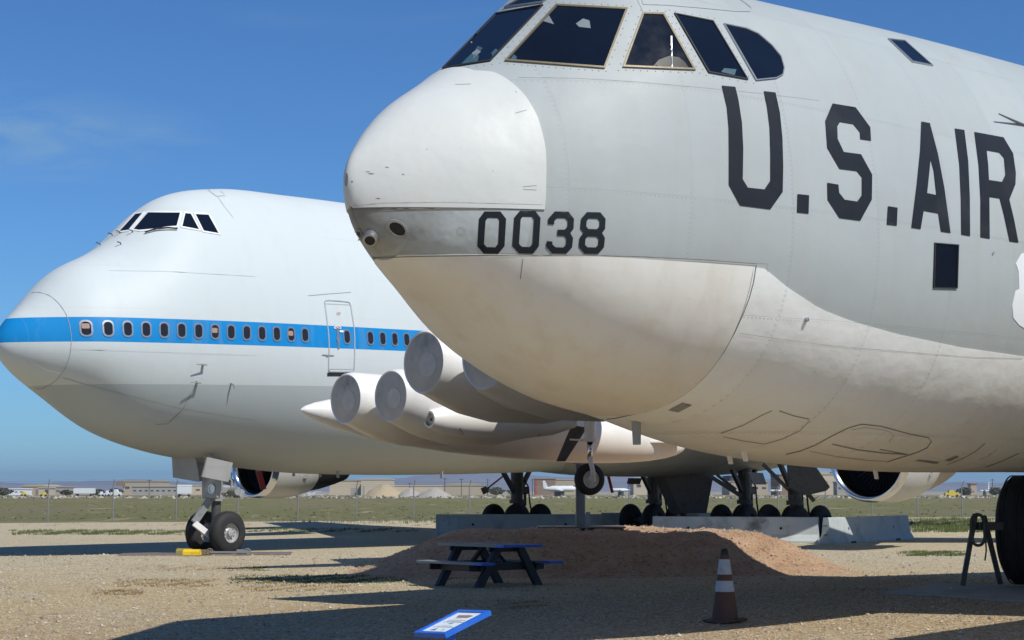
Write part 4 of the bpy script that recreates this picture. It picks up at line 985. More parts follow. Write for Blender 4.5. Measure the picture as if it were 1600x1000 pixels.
# ---- nose gear
ng = sub('nose_gear', jet, JI @ Vector((0, 0, 0)))
pw = at(355, 832, 49.3)
lw = JI @ pw; ng.location = (lw.x, 0, 0); NR = .585
dyn = lw.y
wheel('w', ng, (0, dyn, NR), (0, 1, 0), NR, .40, 'rim', rr=.47, ribs=3)
wheel('w', ng, (0, dyn + .98, NR), (0, 1, 0), NR, .40, 'rim', rr=.47, ribs=3)
yc = dyn + .49
q = MB(); q.cyl((0, yc, NR), (.02, yc, 1.62), .13, .13, 20); q.cyl((0, yc - .3, NR), (0, yc + .3, NR), .09, .09, 14); q.build('oleo', M['darkgear'], ng, smooth=True, auto=.6)
q = MB(); q.cyl((0, yc, 1.5), (.05, yc, 3.1), .17, .19, 20); q.cyl((0, yc, 1.45), (0, yc, 1.62), .22, .22, 20); q.box((.2, yc - .1, 1.75), (.5, .34, .2), bev=.03); q.cyl((.25, yc - .35, 1.72), (.25, yc - .62, 1.72), .12, .12, 14)
q.cyl((.2, yc, 2.05), (.55, yc - .05, 1.95), .10, .10, 12); q.cyl((.5, yc - .2, 1.62), (.5, yc - .5, 1.66), .09, .12, 12); q.tube([(.15, yc - .1, 2.2), (.35, yc - .25, 2.0), (.3, yc - .3, 1.7), (.1, yc - .2, 1.5)], .025, 6); q.tube([(.1, yc - .15, 2.4), (.3, yc - .3, 2.2), (.42, yc - .1, 1.8), (.2, yc, 1.5)], .02, 6)
q.build('strut', M['strut'], ng, smooth=True, auto=.6)
q = MB(); q.box((-.26, yc - .12, 1.83), (.16, .62, .62), bev=.03); q.build('steering_box', M['fair'], ng)
q = MB(); q.lathe((-.34, yc - .25, 1.78), (-1, -.1, 0), [(0, .13), (.05, .13), (.05, .1), (.02, .09), (.02, .01)], 18, cap=(False, False)); q.build('taxi_light', M['chrome'], ng, smooth=True, auto=.5)
q = MB(); q.beam((-.2, yc - .05, 1.55), (-.78, yc - .02, .86), .2, .07, up=(0, 1, 0), bev=.01); q.build('torque_link', M['strut'], ng)
q = MB(); q.beam((-.78, yc - .02, .86), (-.12, yc - .1, .42), .17, .07, up=(0, 1, 0), bev=.01); q.build('torque_link', M['white'], ng)
q = MB(); q.cyl((0, yc, 2.1), (-.75, yc - .05, 3.1), .065, .065, 10); q.cyl((0, yc - .2, 2.1), (-.9, yc - .35, 3.2), .05, .05, 10); q.build('drag_brace', M['strut'], ng)
def ngp(px, py, Y): return (JI @ at(px, py, Y)) - Vector(ng.location)
for quad, th, m_ in ((((270, 712, 49.4), (306, 716, 49.2), (312, 753, 49.2), (272, 746, 49.4)), .05, 'fair'), (((324, 714, 48.6), (364, 723, 48.9), (357, 753, 48.9), (316, 745, 48.6)), .05, 'fair'), (((305, 716, 50.2), (330, 718, 50.3), (326, 752, 50.3), (308, 752, 50.2)), .05, 'strut')):
    q = MB(); q.prism([ngp(*t) for t in quad], (.0, .05, 0)); q.build('gear_door', M[m_], ng)

# ---- main gears, four wheel bogies
def bogie(x, y, door=None, tilt=1):
    e = sub('main_gear', jet, (x, y, 0))
    for wx in (-.75, .75):
        for wy in (-.56, .56): wheel('w', e, (wx, wy, .62), (0, 1, 0), .62, .42, 'darkgear', rr=.45, ribs=0)
    q = MB(); q.beam((-.85, 0, .62), (.85, 0, .62), .22, .25, bev=.02)
    for wx in (-.75, .75): q.cyl((wx, -.5, .62), (wx, .5, .62), .1, .1, 12)
    q.cyl((0, 0, .62), (0, 0, 1.5), .17, .17, 16); q.build('bogie_beam', M['darkgear'], e, smooth=True, auto=.6)
    q = MB(); q.cyl((0, 0, 1.3), (0, 0, 3.4), .23, .27, 18); q.cyl((0, 0, 1.25), (0, 0, 1.4), .3, .3, 18); q.tube([(.2, 0, 2.1), (.55, .05, 1.6), (.5, 0, 1.2), (.1, 0, .9)], .055, 8)
    q.tube([(.2, -.1, 2.3), (.45, -.2, 1.9), (.6, -.15, 1.3), (.8, -.1, .8)], .035, 6); q.tube([(-.15, -.15, 2.4), (-.3, -.25, 1.9), (-.2, -.2, 1.4)], .03, 6); q.box((.3, -.05, 1.75), (.35, .3, .3), bev=.04); q.box((.35, .1, 1.25), (.25, .25, .25), bev=.04)
    q.build('strut', M['darkgear'], e, smooth=True, auto=.6)
    q = MB(); q.beam((.15, 0, 1.7), (1.4, .1 * tilt, 3.2), .14, .14, bev=.02); q.beam((-.1, 0, 1.6), (-1.7, -.2 * tilt, 3.2), .13, .16, bev=.02); q.build('side_brace', M['darkgear'], e)
    return e
gearpos = [(28.0, 6.4), (31.4, 2.3), (31.4, -1.9), (28.2, -6.0)]
gobj = [bogie(*gp_) for gp_ in gearpos]
# big wing-gear door near the camera, small ones, forward strut piece
def jp(px, py, Y, e): return (JI @ at(px, py, Y)) - Vector(e.location)
g4 = gobj[3]
q = MB(); q.prism([jp(*t, g4) for t in ((1231, 722, 60.5), (1270, 722, 60.5), (1297, 761, 60.5), (1291, 767, 60.5), (1262, 774, 60.5), (1234, 762, 60.5))], (.05, .08, 0)); q.build('gear_door', M['darkgear'], g4)
q = MB(); q.beam(jp(1192, 725, 61, g4), jp(1232, 765, 61, g4), .14, .12); q.beam(jp(1255, 762, 60.9, g4), jp(1272, 783, 60.9, g4), .16, .12); q.build('actuator', M['darkgear'], g4)
g3 = gobj[2]
q = MB(); q.prism([jp(*t, g3) for t in ((1170, 738, 64), (1192, 739, 64), (1198, 757, 64), (1178, 757, 64))], (.04, .05, 0)); q.build('gear_door', M['steelpost'], g3)
q = MB(); q.prism([jp(*t, g3) for t in ((1035, 738, 66), (1115, 742, 66), (1104, 802, 66), (1064, 802, 66))], (.05, .5, 0)); q.build('body_gear_door', M['darkgear'], g3)
q = MB(); q.beam(jp(1100, 738, 64.5, g3), jp(1158, 775, 64.5, g3), .16, .14); q.beam(jp(1120, 742, 64.6, g3), jp(1150, 765, 64.6, g3), .1, .1); q.build('actuator', M['darkgear'], g3)
g1 = gobj[0]
q = MB(); q.beam(jp(786, 744, 66, g1), jp(757, 767, 66, g1), .07, .06); q.beam(jp(762, 764, 66, g1), jp(753, 768, 66, g1), .3, .25); q.build('actuator', M['darkgear'], g1)
g2 = gobj[1]
q = MB(); q.prism([jp(*t, g2) for t in ((982, 747, 67), (1003, 747, 67), (1000, 757, 67), (980, 756, 67))], (.04, .05, 0)); q.build('gear_door', M['darkgear'], g2)

# ============================================================ ground objects
# metal plate, chocks by the nose wheel
pl = gpt(325, 868)
q = MB(); q.box((0, 0, .015), (4.6, 1.9, .03), bev=.006); o = q.build('ground_plate', M['rusty']); o.location = (pl.x - .2, pl.y + 1.0, 0); o.rotation_euler = (0, 0, R(6))
tag(o, 'thin flat steel plate on the gravel under the airliner nose wheels', 'steel plate')
def chock(px, py, L, m_, label, rz, cat, grp=None):
    p = gpt(px, py); o = MB(); k = .13; o.prism([(-L / 2, -k, 0), (-L / 2, -k * .9, .09), (-L / 2, -.04, .15), (-L / 2, .06, .15), (-L / 2, k, .05), (-L / 2, k, 0)], (L, 0, 0)); ob = o.build('wheel_chock', m_); ob.location = (p.x, p.y, .03); ob.rotation_euler = (0, 0, rz); return tag(ob, label, cat, grp)
chock(300, 869, .44, M['yellow'], 'bright yellow wheel chock on the steel plate, in front of the airliner nose wheels', R(-8), 'wheel chock')
ck = chock(288, 867.5, .40, mat('dull_yellow_chock', (.28, .24, .06), .6, 0, .2, 9), 'dull olive yellow wheel chock just left of the bright yellow one', R(-8), 'wheel chock')
p = gpt(357, 868.5); ch = empty('chock_bar', 'grey metal bar with square looped ends before the near nose tyre', 'chock bar', (p.x, p.y, .03), R(4))
q = MB(); q.box((0, 0, .07), (1.0, .06, .045)); q.build('bar', M['galv'], ch)
for sx in (-.5, .5):
    q = MB(); q.tube([(sx + .08 * cos(a), 0, .085 + .075 * sin(a)) for a in [2 * PI * k / 10 for k in range(10)]], .018, 6, True); q.box((sx - .12, .05, .07), (.34, .1, .13), bev=.01); q.build('end_loop', M['galv'] if sx > 0 else M['brass'], ch)
# picnic table
pt = Vector((.02, 31.95, 0)); ul = math.atan2(.77, -.63)
tb = empty('picnic_table', 'picnic table with grey-green tops, bright blue ends and dark legs in the shade', 'picnic table', (pt.x, pt.y, 0), ul)
LT = 2.25  # local x = along the table away from the camera to the left, y = across
def boards(name, x0, x1, ys_, z, w, th, m_):
    for y in ys_:
        q = MB(); q.box(((x0 + x1) / 2, y, z), (x1 - x0, w, th), bev=.008); q.build(name, m_, tb)
def plank(x0, x1, y, z, w, th):
    q = MB(); q.box(((x0 + .22 + x1) / 2, y, z), (x1 - x0 - .22, w, th), bev=.006); b_ = q.build('plank', M['greygreen'], tb)
    q = MB(); q.box((x0 + .11, y, z), (.216, w, th), bev=.006); q.build('plank_end', M['blue'], b_)
for k in range(5): plank(-.28, 1.62, -.36 + .18 * k, .755, .172, .05)
for sy in (-1, 1):
    for k in range(2): plank(-.28, 1.62, sy * (.70 + .16 * k), .455, .15, .045)
for x in (.12, 1.25):
    for sy in (-1, 1):
        q = MB(); q.beam((x, sy * .70, .0), (x, sy * .24, .73), .09, .14, up=(0, 1, 0), bev=.006); q.build('leg', M['navy'], tb)
    q = MB(); q.beam((x + .07, -.86, .39), (x + .07, .86, .39), .045, .14, bev=.006); q.build('cross_beam', M['navy'], tb)
    q = MB(); q.beam((x + .07, -.40, .695), (x + .07, .40, .695), .045, .10, bev=.006); q.build('cross_beam', M['navy'], tb)
for a, b_ in (((.2, 0, .42), (.62, 0, .71)), ((1.2, 0, .42), (.85, 0, .71))):
    q = MB(); q.beam(a, b_, .09, .045, bev=.005); q.build('brace', M['navy'], tb)
for sy in (-1, 1):
    q = MB(); q.box((.68, sy * .62, .37), (1.2, .04, .13), bev=.005); q.build('seat_rail', M['navy'], tb)
# traffic cone
cp = gpt(1133, 973); cp = on(1133, 973, gz(cp.x, cp.y)); zc_ = gz(cp.x, cp.y)
cone = empty('traffic_cone', 'dirty orange traffic cone with two scuffed white bands in the shade', 'traffic cone', (cp.x, cp.y, zc_), R(28))
dcam = cp.y; H = 111 / (F / dcam)
def cr_(t): return .148 * H / .78 * (1 - t) + .040 * H / .78 * t
q = MB(); t_ = [(0, .0), (.03, .03), (.3, .3), (.585, .585)]
def cseg(t0, t1, m_, name, r_add=0.0, n_=28):
    q = MB(); q.lathe((0, 0, .03), (0, 0, 1), [(H * t * .97, cr_(t) + r_add) for t in [t0 + (t1 - t0) * k / 4 for k in range(5)]], n_, cap=(True, True)); return q.build(name, M[m_], cone, smooth=True, auto=.6)
cseg(0, .93, 'orange', 'cone_body'); cseg(.41, .565, 'reflect', 'white_band', .004); cseg(.655, .87, 'reflect', 'white_band', .004)
q = MB(); v = []
n_ = 14
q.lathe((0, 0, .03 + H * .90), (0, 0, 1), [(0, .05), (H * .05, .046), (H * .07, .035)], n_, cap=(True, True)); q.v = [(x, y, z + (.018 * sin(i * 2.3) if i > 2 * n_ else 0)) for i, (x, y, z) in enumerate(q.v)]; q.build('cone_tip', M['black'], cone)
q = MB(); q.box((0, 0, .018), (.40, .40, .036), bev=.01); q.v = [(x, y, z + (.03 * x * x / .04 if x > 0 else 0)) for x, y, z in q.v]; q.build('cone_base', M['orange'], cone)
# interpretive sign
sD = at(646, 988, 16.6); wv = Vector((.30, -.30, .012)); lv = Vector((.405, .33, .185)); nn = wv.cross(lv).normalized()
sg = empty('information_sign', 'tilted white information plaque in a bright blue frame at the bottom of the scene', 'sign', (sD.x + .35, sD.y + .0, 0))
oo = sD - sg.location
q = MB()
def bar_(a, b_, inner_a, inner_b): q.prism([oo + a, oo + b_, oo + inner_b, oo + inner_a], nn * -.045)
e1 = .10; e2 = .075
cs = [Vector((0, 0, 0)), wv, wv + lv, lv]; ci = [wv * e1 + lv * e2, wv * (1 - e1) + lv * e2, wv * (1 - e1) + lv * (1 - e2), wv * e1 + lv * (1 - e2)]
for k in range(4): bar_(cs[k], cs[(k + 1) % 4], ci[k], ci[(k + 1) % 4])
q.build('frame', M['blue'], sg)
q = MB(); q.prism([oo + c_ - nn * .012 for c_ in ci], nn * -.02); pln = q.build('plaque', M['plaque'], sg)
def sgp(u, v): return oo + wv * (e1 + (1 - 2 * e1) * u) + lv * (e2 + (1 - 2 * e2) * v) - nn * .0105
q = MB(); rnd = random.Random(3)
for v0, u0, u1, h_ in ((.60, .18, .84, .022), (.545, .22, .74, .015), (.505, .12, .88, .022), (.34, .3, .7, .01), (.29, .2, .8, .012), (.25, .1, .9, .016), (.68, .3, .6, .012)):
    u = u0
    while u < u1:
        w_ = rnd.uniform(.02, .05); q.add([sgp(u, v0), sgp(u + w_, v0), sgp(u + w_, v0 + h_), sgp(u, v0 + h_)], [(0, 1, 2, 3)]); u += w_ + .018
q.build('text_lines', M['ink'], pln)['kind'] = 'stuff'
for poly, m_ in (([(.28, .74), (.72, .74), (.8, .85), (.62, .88), (.2, .86)], 'ink2'), ([(.42, .42), (.56, .43), (.62, .47), (.48, .46)], 'blue'), ([(.2, .1), (.42, .1), (.4, .2), (.3, .17)], 'ink'), ([(.6, .12), (.75, .12), (.7, .19)], 'reflect')):
    q = MB(); q.add([sgp(*p_) for p_ in poly], [tuple(range(len(poly)))]); q.build('picture', M[m_], pln)
q = MB(); mid = oo + wv * .72 + lv * .32; q.box((mid.x, mid.y, mid.z / 2 - .04), (.085, .085, mid.z - .02), bev=.005); q.build('post', M['blue'], sg)

# ---- concrete barriers
def barrier(a, b_, m_, label, H_=.86, patch=None):
    a = Vector((a[0], a[1], 0)); b_ = Vector((b_[0], b_[1], 0)); L = (b_ - a).length; rz = math.atan2((b_ - a).y, (b_ - a).x)
    e = empty('concrete_barrier', label, 'concrete barrier', a, rz, 'concrete road barriers under the airliner')
    q = MB(); pf = [(-.30, 0), (-.30, .06), (-.16, .28), (-.09, H_ - .02), (-.07, H_), (.07, H_), (.09, H_ - .02), (.16, .28), (.30, .06), (.30, 0)]
    ns_ = 10; v = []; f = []
    for i in range(ns_ + 1):
        x = L * i / ns_
        if i == 0: x = 0
        for y, z in pf: v.append((x, y, z))
    n_ = len(pf)
    for i in range(ns_):
        for k in range(n_ - 1): f.append((i * n_ + k, (i + 1) * n_ + k, (i + 1) * n_ + k + 1, i * n_ + k + 1))
    f.append(tuple(reversed(range(n_)))); f.append(tuple(ns_ * n_ + k for k in range(n_))); q.add(v, f); q.build('barrier_body', m_, e)
    for t in (.22, .78):
        q = MB(); q.lathe((L * t, -.125, .48), (0, -1, .12), [(0, .05), (.012, .05)], 10); q.build('lifting_hole', M['black'], e)
        q = MB(); q.box((L * t, -.305, .035), (.42, .02, .07)); q.build('fork_slot', M['black'], e)
    for z_ in (.3, .6):
        q = MB(); q.tube([(-.0, -.05, z_), (-.09, -.05, z_), (-.09, .05, z_), (0, .05, z_)], .014, 6); q.build('end_loop', M['darkgear'], e)
    if patch:
        q = MB(); x0_, x1_ = patch; q.add([(x0_, -.305, .02), (x1_ - .1, -.305, .02), (x1_, -.165, .28), (x1_, -.1, .78), (x0_ - .12, -.1, .78), (x0_ - .1, -.165, .28)], [(0, 1, 2, 5), (5, 2, 3, 4)]); q.build('painted_shadow_stripe', M['blotchy'], e)  # dark sheet that paints a shadow stripe onto the barrier face
    return e
barrier((-2.85, 67.6), (3.38, 68.2), M['concrete'], 'pale concrete barrier left of the grey post, with a painted shadow stripe at its left end', patch=(.25, .8))
barrier((3.6, 72.6), (9.6, 73.2), M['blotchy'], 'dark concrete barrier half hidden behind the airliner tyres, next right of the pale left one')  # dark blotchy concrete stands in for the shade on this barrier
barrier((4.86, 62.0), (10.25, 60.3), M['blotchy'], 'long dark stained concrete barrier in the middle, right of the airliner tyres')
barrier((10.25, 58.9), (14.2, 65.0), M['concrete'], 'pale concrete barrier at the right end of the row, turned away to the right')

# ---- chain-link fence
fa = Vector((-62, 85.4, 0)); fdir = Vector((1, .395, 0)).normalized(); sp = 3.55
fence = empty('chain_link_fence', 'long chain-link fence with barbed wire between the gravel and the green field', 'fence', fa, math.atan2(fdir.y, fdir.x))
postm = MB(); postm.cyl((0, 0, 0), (0, 0, 2.05), .038, .038, 6); postm.beam((0, 0, 2.03), (0, -.28, 2.40), .03, .03)
NP = 42; first = postm.build('post', M['galv'], fence)
for k in range(1, NP):
    o = first.copy(); COL.objects.link(o); o.parent = fence; o.location = (k * sp, 0, 0)
q = MB(); Lf = (NP - 1) * sp
for t in range(3): q.beam((0, -.08 - .1 * t, 2.13 + .13 * t), (Lf, -.08 - .1 * t, 2.13 + .13 * t), .011, .011)
q.build('barbed_wire', M['galv'], fence)
q = MB(); q.beam((0, 0, 2.0), (Lf, 0, 2.0), .015, .015); q.beam((0, 0, .06), (Lf, 0, .06), .012, .012); q.build('tension_wire', M['galv'], fence)
q = MB(); st_ = .17; k = -12
while k * st_ < Lf:
    for sg_ in (1, -1):
        x0_ = k * st_; a = (x0_, 0, .05) if sg_ == 1 else (x0_ + 1.95, 0, .05); b2 = (x0_ + 1.95, 0, 2.0) if sg_ == 1 else (x0_, 0, 2.0); w_ = .0035
        q.add([(a[0] - w_, 0, a[2]), (a[0] + w_, 0, a[2]), (b2[0] + w_, 0, b2[2]), (b2[0] - w_, 0, b2[2])], [(0, 1, 2, 3)])
    k += 1
o = q.build('chain_link', M['galv'], fence); o['kind'] = 'stuff'

# ---- far airfield: buildings, trailers, aircraft, heaps
tanm = mat('tan_cladding', (.40, .34, .255), .8, 0, .06, .1); tan2 = mat('pale_tan_cladding', (.50, .43, .32), .8, 0, .06, .1); brn = mat('brown_cladding', (.24, .17, .13), .8, 0, .1, .1)
gry = mat('grey_shed', (.34, .32, .29), .8, 0, .1, .1); wht = mat('white_shed', (.72, .74, .76), .6, 0, .05, .1); dkb = mat('dark_opening', (.06, .065, .075), .8, 0, .1, .1); blu = mat('far_blue', (.04, .12, .42), .6, 0, .1, .1)
redm = mat('far_red', (.40, .07, .06), .7, 0, .1, .1); sand = mat('sand_heap', (.40, .32, .20), .95, 0, .15, .3, bump=.2, bs=1); grv = mat('gravel_heap', (.36, .33, .29), .95, 0, .15, .3, bump=.2, bs=1); yel = mat('far_yellow', (.65, .5, .05), .6, 0, .1, 1)
FY = 900.0
def fb_(px0, px1, py0, Y=FY, depth=30):
    """footprint corner positions and height of a far building from its outline in the photograph"""
    a = at(px0, 768, Y); b_ = at(px1, 768, Y); t = at(px0, py0, Y).z; return a.x, b_.x, max(.5, t)
def shed(px0, px1, py0, m_, label, name='building', Y=FY, depth=30, roof=None, win=0, door=None, cat='building', extra=None, winm=None, z0=0):
    x0_, x1_, h_ = fb_(px0, px1, py0, Y); e = empty(name, label, cat, ((x0_ + x1_) / 2, Y + depth / 2, 0)); w_ = x1_ - x0_
    q = MB(); q.box((0, 0, h_ / 2 + z0 / 2), (w_, depth, h_ - z0)); q.build('wall', m_, e)
    q = MB()
    if roof == 'arch':
        q.prism([(-w_ / 2 * 1.01 * cos(a), -depth / 2 - .3, h_ + .28 * h_ * sin(a)) for a in [PI * k / 10 for k in range(11)]], (0, depth + .6, 0))
    elif roof == 'gable': q.prism([(-w_ / 2 - .4, -depth / 2 - .3, h_ + .01), (w_ / 2 + .4, -depth / 2 - .3, h_ + .01), (0, -depth / 2 - .3, h_ * 1.3)], (0, depth + .6, 0))
    else: q.box((0, 0, h_ + .25), (w_ + .6, depth + .6, .45))
    q.build('roof', roof_m.get(roof, m_), e)
    for k in range(win):
        q = MB(); x = -w_ / 2 + w_ * (k + .5) / win; q.box((x, -depth / 2 - .03, h_ * .55), (min(2.2, w_ / win * .5), .12, h_ * .16)); q.build('window', winm or dkb, e)
    if door:
        q = MB(); x = -w_ / 2 + w_ * door[0]; q.box((x, -depth / 2 - .04, h_ * door[2] / 2), (w_ * door[1], .15, h_ * door[2])); q.build('door', door[3] if len(door) > 3 else dkb, e)
    return e, w_, h_
roof_m = {'arch': tanm, 'gable': brn, 'red': redm}
shed(33, 74, 760.5, tanm, 'tan arched-roof hangar with a brown door, far left beyond the field', roof='arch', door=(.66, .2, .7, brn))
shed(76, 95, 761.5, gry, 'small grey shed just right of the far left arched hangar', Y=880, win=2)
shed(60, 76, 763, tan2, 'small pale shed in front of the far left arched hangar', Y=820, depth=12, door=(.8, .3, .8))
shed(14, 37, 764.5, wht, 'low white shed at the far left edge of the airfield', Y=860, depth=15, win=3)
e_, w_, h_ = shed(192, 247, 752.5, tanm, 'large tan hangar block with a dark overhang at its left corner', Y=900, win=4)
q = MB(); q.box((-w_ / 2 - 1.2, -15.2, h_ * .85), (4.5, 2, h_ * .35)); q.build('overhang', brn, e_)
shed(206, 278, 760.8, gry, 'long low wing with dark openings in front of the tan hangar block', Y=860, depth=18, win=8)
shed(247, 330, 759, tan2, 'pale yellow low building behind the white trailers, right of the tan block', Y=940, win=6)
shed(515, 563, 751, tan2, 'pale yellow stepped building directly behind the sand heap, left half', Y=900, win=0, door=(.8, .2, .5, gry))
shed(564, 610, 749.5, tan2, 'taller pale yellow building behind the sand heap, right half', Y=880, win=0, door=(.1, .06, .6, gry))
shed(610, 690, 759.5, tan2, 'low flat pale building running right from behind the sand heap', Y=910, win=0)
shed(692, 757, 759, tanm, 'long tan building with a rounded roof, right of the gravel heaps', Y=860, roof='arch', win=0)
shed(836, 868, 749, brn, 'dark hangar with a red left edge, behind the white airliner in the distance', Y=900, door=(.05, .1, .9, redm))
shed(868, 905, 750, tanm, 'tan hangar wall behind the white far aircraft, centre', Y=930, win=3)
shed(990, 1056, 748, tan2, 'tan hangar seen between the outrigger wheel and main gear', Y=930, win=4)
shed(1141, 1163, 744.5, dkb, 'dark blue square building seen under the airliner belly', Y=900)
shed(1139, 1200, 753.5, tanm, 'low tan building in front of the dark square one', Y=890, win=5)
shed(1218, 1234, 742.5, brn, 'narrow tan tower block left of the big gear door', Y=890, roof=None)
e_, w_, h_ = shed(1268, 1330, 741.5, tan2, 'big pale tan hangar left of the near engine', Y=900, win=0)
q = MB(); q.box((-4, 0, h_ + 1.1), (9, 8, 1.6)); q.box((4, 0, h_ + .8), (3, 5, 1.1)); q.build('roof_unit', gry, e_)
shed(1308, 1345, 754, gry, 'grey plant building with pipes in front of the big tan hangar', Y=860, depth=10, win=4)
shed(1517, 1526, 757, tanm, 'small building with a red roof near the right edge', Y=900, depth=6, roof='red')
def trailer(px0, px1, py0, Y, label):
    x0_, x1_, h_ = fb_(px0, px1, py0, Y); e = empty('trailer', label, 'trailer', ((x0_ + x1_) / 2, Y, 0)); w_ = x1_ - x0_
    q = MB(); q.box((0, 0, h_ / 2 + .5), (w_, 2.6, h_ - 1.0), bev=.06); q.build('box_body', wht, e)
    q = MB(); q.box((0, 0, .45), (w_ * .8, 2.2, .2)); q.build('chassis', dkb, e)
    for x in (-w_ * .35, -w_ * .28, w_ * .35):
        q = MB(); q.cyl((x, -1.25, .45), (x, -.9, .45), .45, .45, 12); q.build('wheel', M['tyre'], e)
trailer(116, 148, 763, 640, 'white box trailer standing alone at the left edge of the green field')
trailer(278, 299, 757.5, 560, 'white box trailer just left of the airliner nose gear')
trailer(345, 363, 759, 560, 'white box trailer seen right behind the airliner nose strut')
def vehicle(px0, px1, py0, Y, m_, label, cat='vehicle', name='parked_truck'):
    x0_, x1_, h_ = fb_(px0, px1, py0, Y); w_ = x1_ - x0_; e = empty(name, label, cat, ((x0_ + x1_) / 2, Y, 0))
    q = MB(); q.prism([(-w_ / 2, -1, .4), (w_ / 2, -1, .4), (w_ / 2, -1, h_ * .55), (w_ * .2, -1, h_ * .6), (w_ * .08, -1, h_), (-w_ * .2, -1, h_), (-w_ * .25, -1, h_ * .6), (-w_ / 2, -1, h_ * .6)], (0, 2, 0)); q.build('body', m_, e)
    for x in (-w_ * .32, w_ * .32):
        q = MB(); q.cyl((x, -1.05, .4), (x, -.8, .4), .4, .4, 12); q.build('wheel', M['tyre'], e)
for a in ((34, 42, 768, 620, yel, 'tiny orange yellow truck left of the far arched hangar'), (64, 75, 769.5, 610, yel, 'low yellow vehicle on the field edge below the far left sheds'), (155, 163, 768, 600, wht, 'small white pickup right of the lone white trailer'), (164, 172, 766.5, 640, wht, 'white van between the lone trailer and tan block'), (174, 190, 764.5, 640, wht, 'long white truck just left of the tan hangar block'), (1476, 1498, 765.5, 560, yel, 'bright yellow machine under the near engine tail')):
    vehicle(*a)
def faraircraft(px0, px1, py, Y, label, tailside=1, stripe=True):
    x0_, x1_, h_ = fb_(px0, px1, py, Y); L = x1_ - x0_; e = empty('parked_aircraft', label, 'aircraft', ((x0_ + x1_) / 2, Y, 0)); r_ = min(h_ * .32, L * .09)
    q = MB(); q.lathe((-L / 2 * tailside, 0, r_ + 1.6), (tailside, 0, 0), [(0, .05), (L * .03, r_ * .6), (L * .1, r_), (L * .7, r_), (L * .9, r_ * .5), (L, .1)], 16); q.build('fuselage', wht, e, smooth=True)
    q = MB(); q.prism([(tailside * L * .33, -.15, r_ + 2), (tailside * L * .48, -.15, r_ + 2), (tailside * L * .5, -.15, h_), (tailside * L * .43, -.15, h_)], (0, .3, 0)); q.build('tail_fin', blu if stripe else wht, e)
    q = MB(); q.prism([(0, -L * .45, 2), (L * .1, -L * .45, 2), (L * .12, 0, 2.2), (L * .1, L * .45, 2), (0, L * .45, 2), (-L * .12, 0, 2.2)], (0, 0, .3)); q.build('wing', wht, e)
    q = MB(); q.box((0, 0, .8), (L * .3, .6, 1.6)); q.build('landing_gear', dkb, e)
faraircraft(848, 900, 751, 700, 'large white aircraft in the distance, left of the outrigger wheel', -1, False)
faraircraft(955, 985, 750, 700, 'white aircraft with a blue band in the distance, right of the outrigger wheel', 1, True)
faraircraft(1203, 1222, 754, 700, 'small white aircraft in the distance left of the big gear door', 1, False)
faraircraft(1531, 1546, 752.5, 640, 'tiny white aircraft by the right edge, tail raised', 1, False)
def heap(px0, px1, py, Y, m_, label):
    x0_, x1_, h_ = fb_(px0, px1, py, Y); w_ = (x1_ - x0_) / 2; q = MB(); v = [(0, 0, h_)]; f = []; rn = random.Random(px0); N_ = 28
    for r_ in range(1, 7):
        for k in range(N_):
            a = 2 * PI * k / N_; t = r_ / 6; z = h_ * max(0, (1 - t) ** .85) * (1 + rn.uniform(-.10, .10)); v.append((w_ * t * cos(a) * rn.uniform(.95, 1.05), 14 * t * sin(a), z if r_ < 6 else -.2))
    for k in range(N_): f.append((0, 1 + k, 1 + (k + 1) % N_))
    for r_ in range(5):
        for k in range(N_): a = 1 + r_ * N_ + k; b_ = 1 + r_ * N_ + (k + 1) % N_; f.append((a, a + N_, b_ + N_, b_))
    q.add(v, f); o = q.build('soil_heap', m_, smooth=True); o.location = ((x0_ + x1_) / 2, Y, 0); tag(o, label, 'heap')
heap(566, 634, 755, 620, sand, 'tall sandy soil heap in front of the pale yellow buildings')
heap(620, 662, 762, 600, grv, 'grey gravel heap right beside the sandy heap')
heap(650, 708, 761, 590, grv, 'grey gravel heap further right, left of the rounded-roof building')
# debris, poles, trees
q = MB(); rn = random.Random(5); wd = at(485, 768, 560)
for k in range(40):
    a = Vector((wd.x + rn.uniform(-2.8, 2.8), 560 + rn.uniform(-2, 2), rn.uniform(.1, 1.6))); q.beam(a, a + Vector((rn.uniform(-1.6, 1.6), rn.uniform(-1, 1), rn.uniform(-.3, .6))), .12, .1)
o = q.build('scrap_pile', wht); tag(o, 'jumbled pile of white scrap metal under the far engine tail', 'scrap pile')
for i, (px, py, Y) in enumerate(((721, 747, 800), (762, 748, 820), (695, 746, 760), (233, 749, 800), (832, 748, 800), (640, 754, 900), (1551, 748, 850), (598, 750, 980))):
    p = at(px, 768, Y); h_ = at(px, py, Y).z; e = empty('utility_pole', ['thin dark utility pole behind the right gravel heap', 'utility pole left of the far starboard gear', 'utility pole rising behind the gravel heaps', 'mast above the tan hangar block', 'utility pole beside the dark hangar', 'short utility pole above the low flat building', 'utility pole by the right edge', 'mast on the taller yellow building'][i], 'utility pole', (p.x, Y, 0), 0, 'utility poles on the far airfield')
    q = MB(); q.cyl((0, 0, 0), (0, 0, h_), .18, .14, 6); q.build('pole', dkb, e); q = MB(); q.box((0, 0, h_ * .92), (2.2, .15, .2)); q.build('crossarm', dkb, e)
leafm = mat('dusty_foliage', (.055, .062, .035), .9, 0, .3, .6)
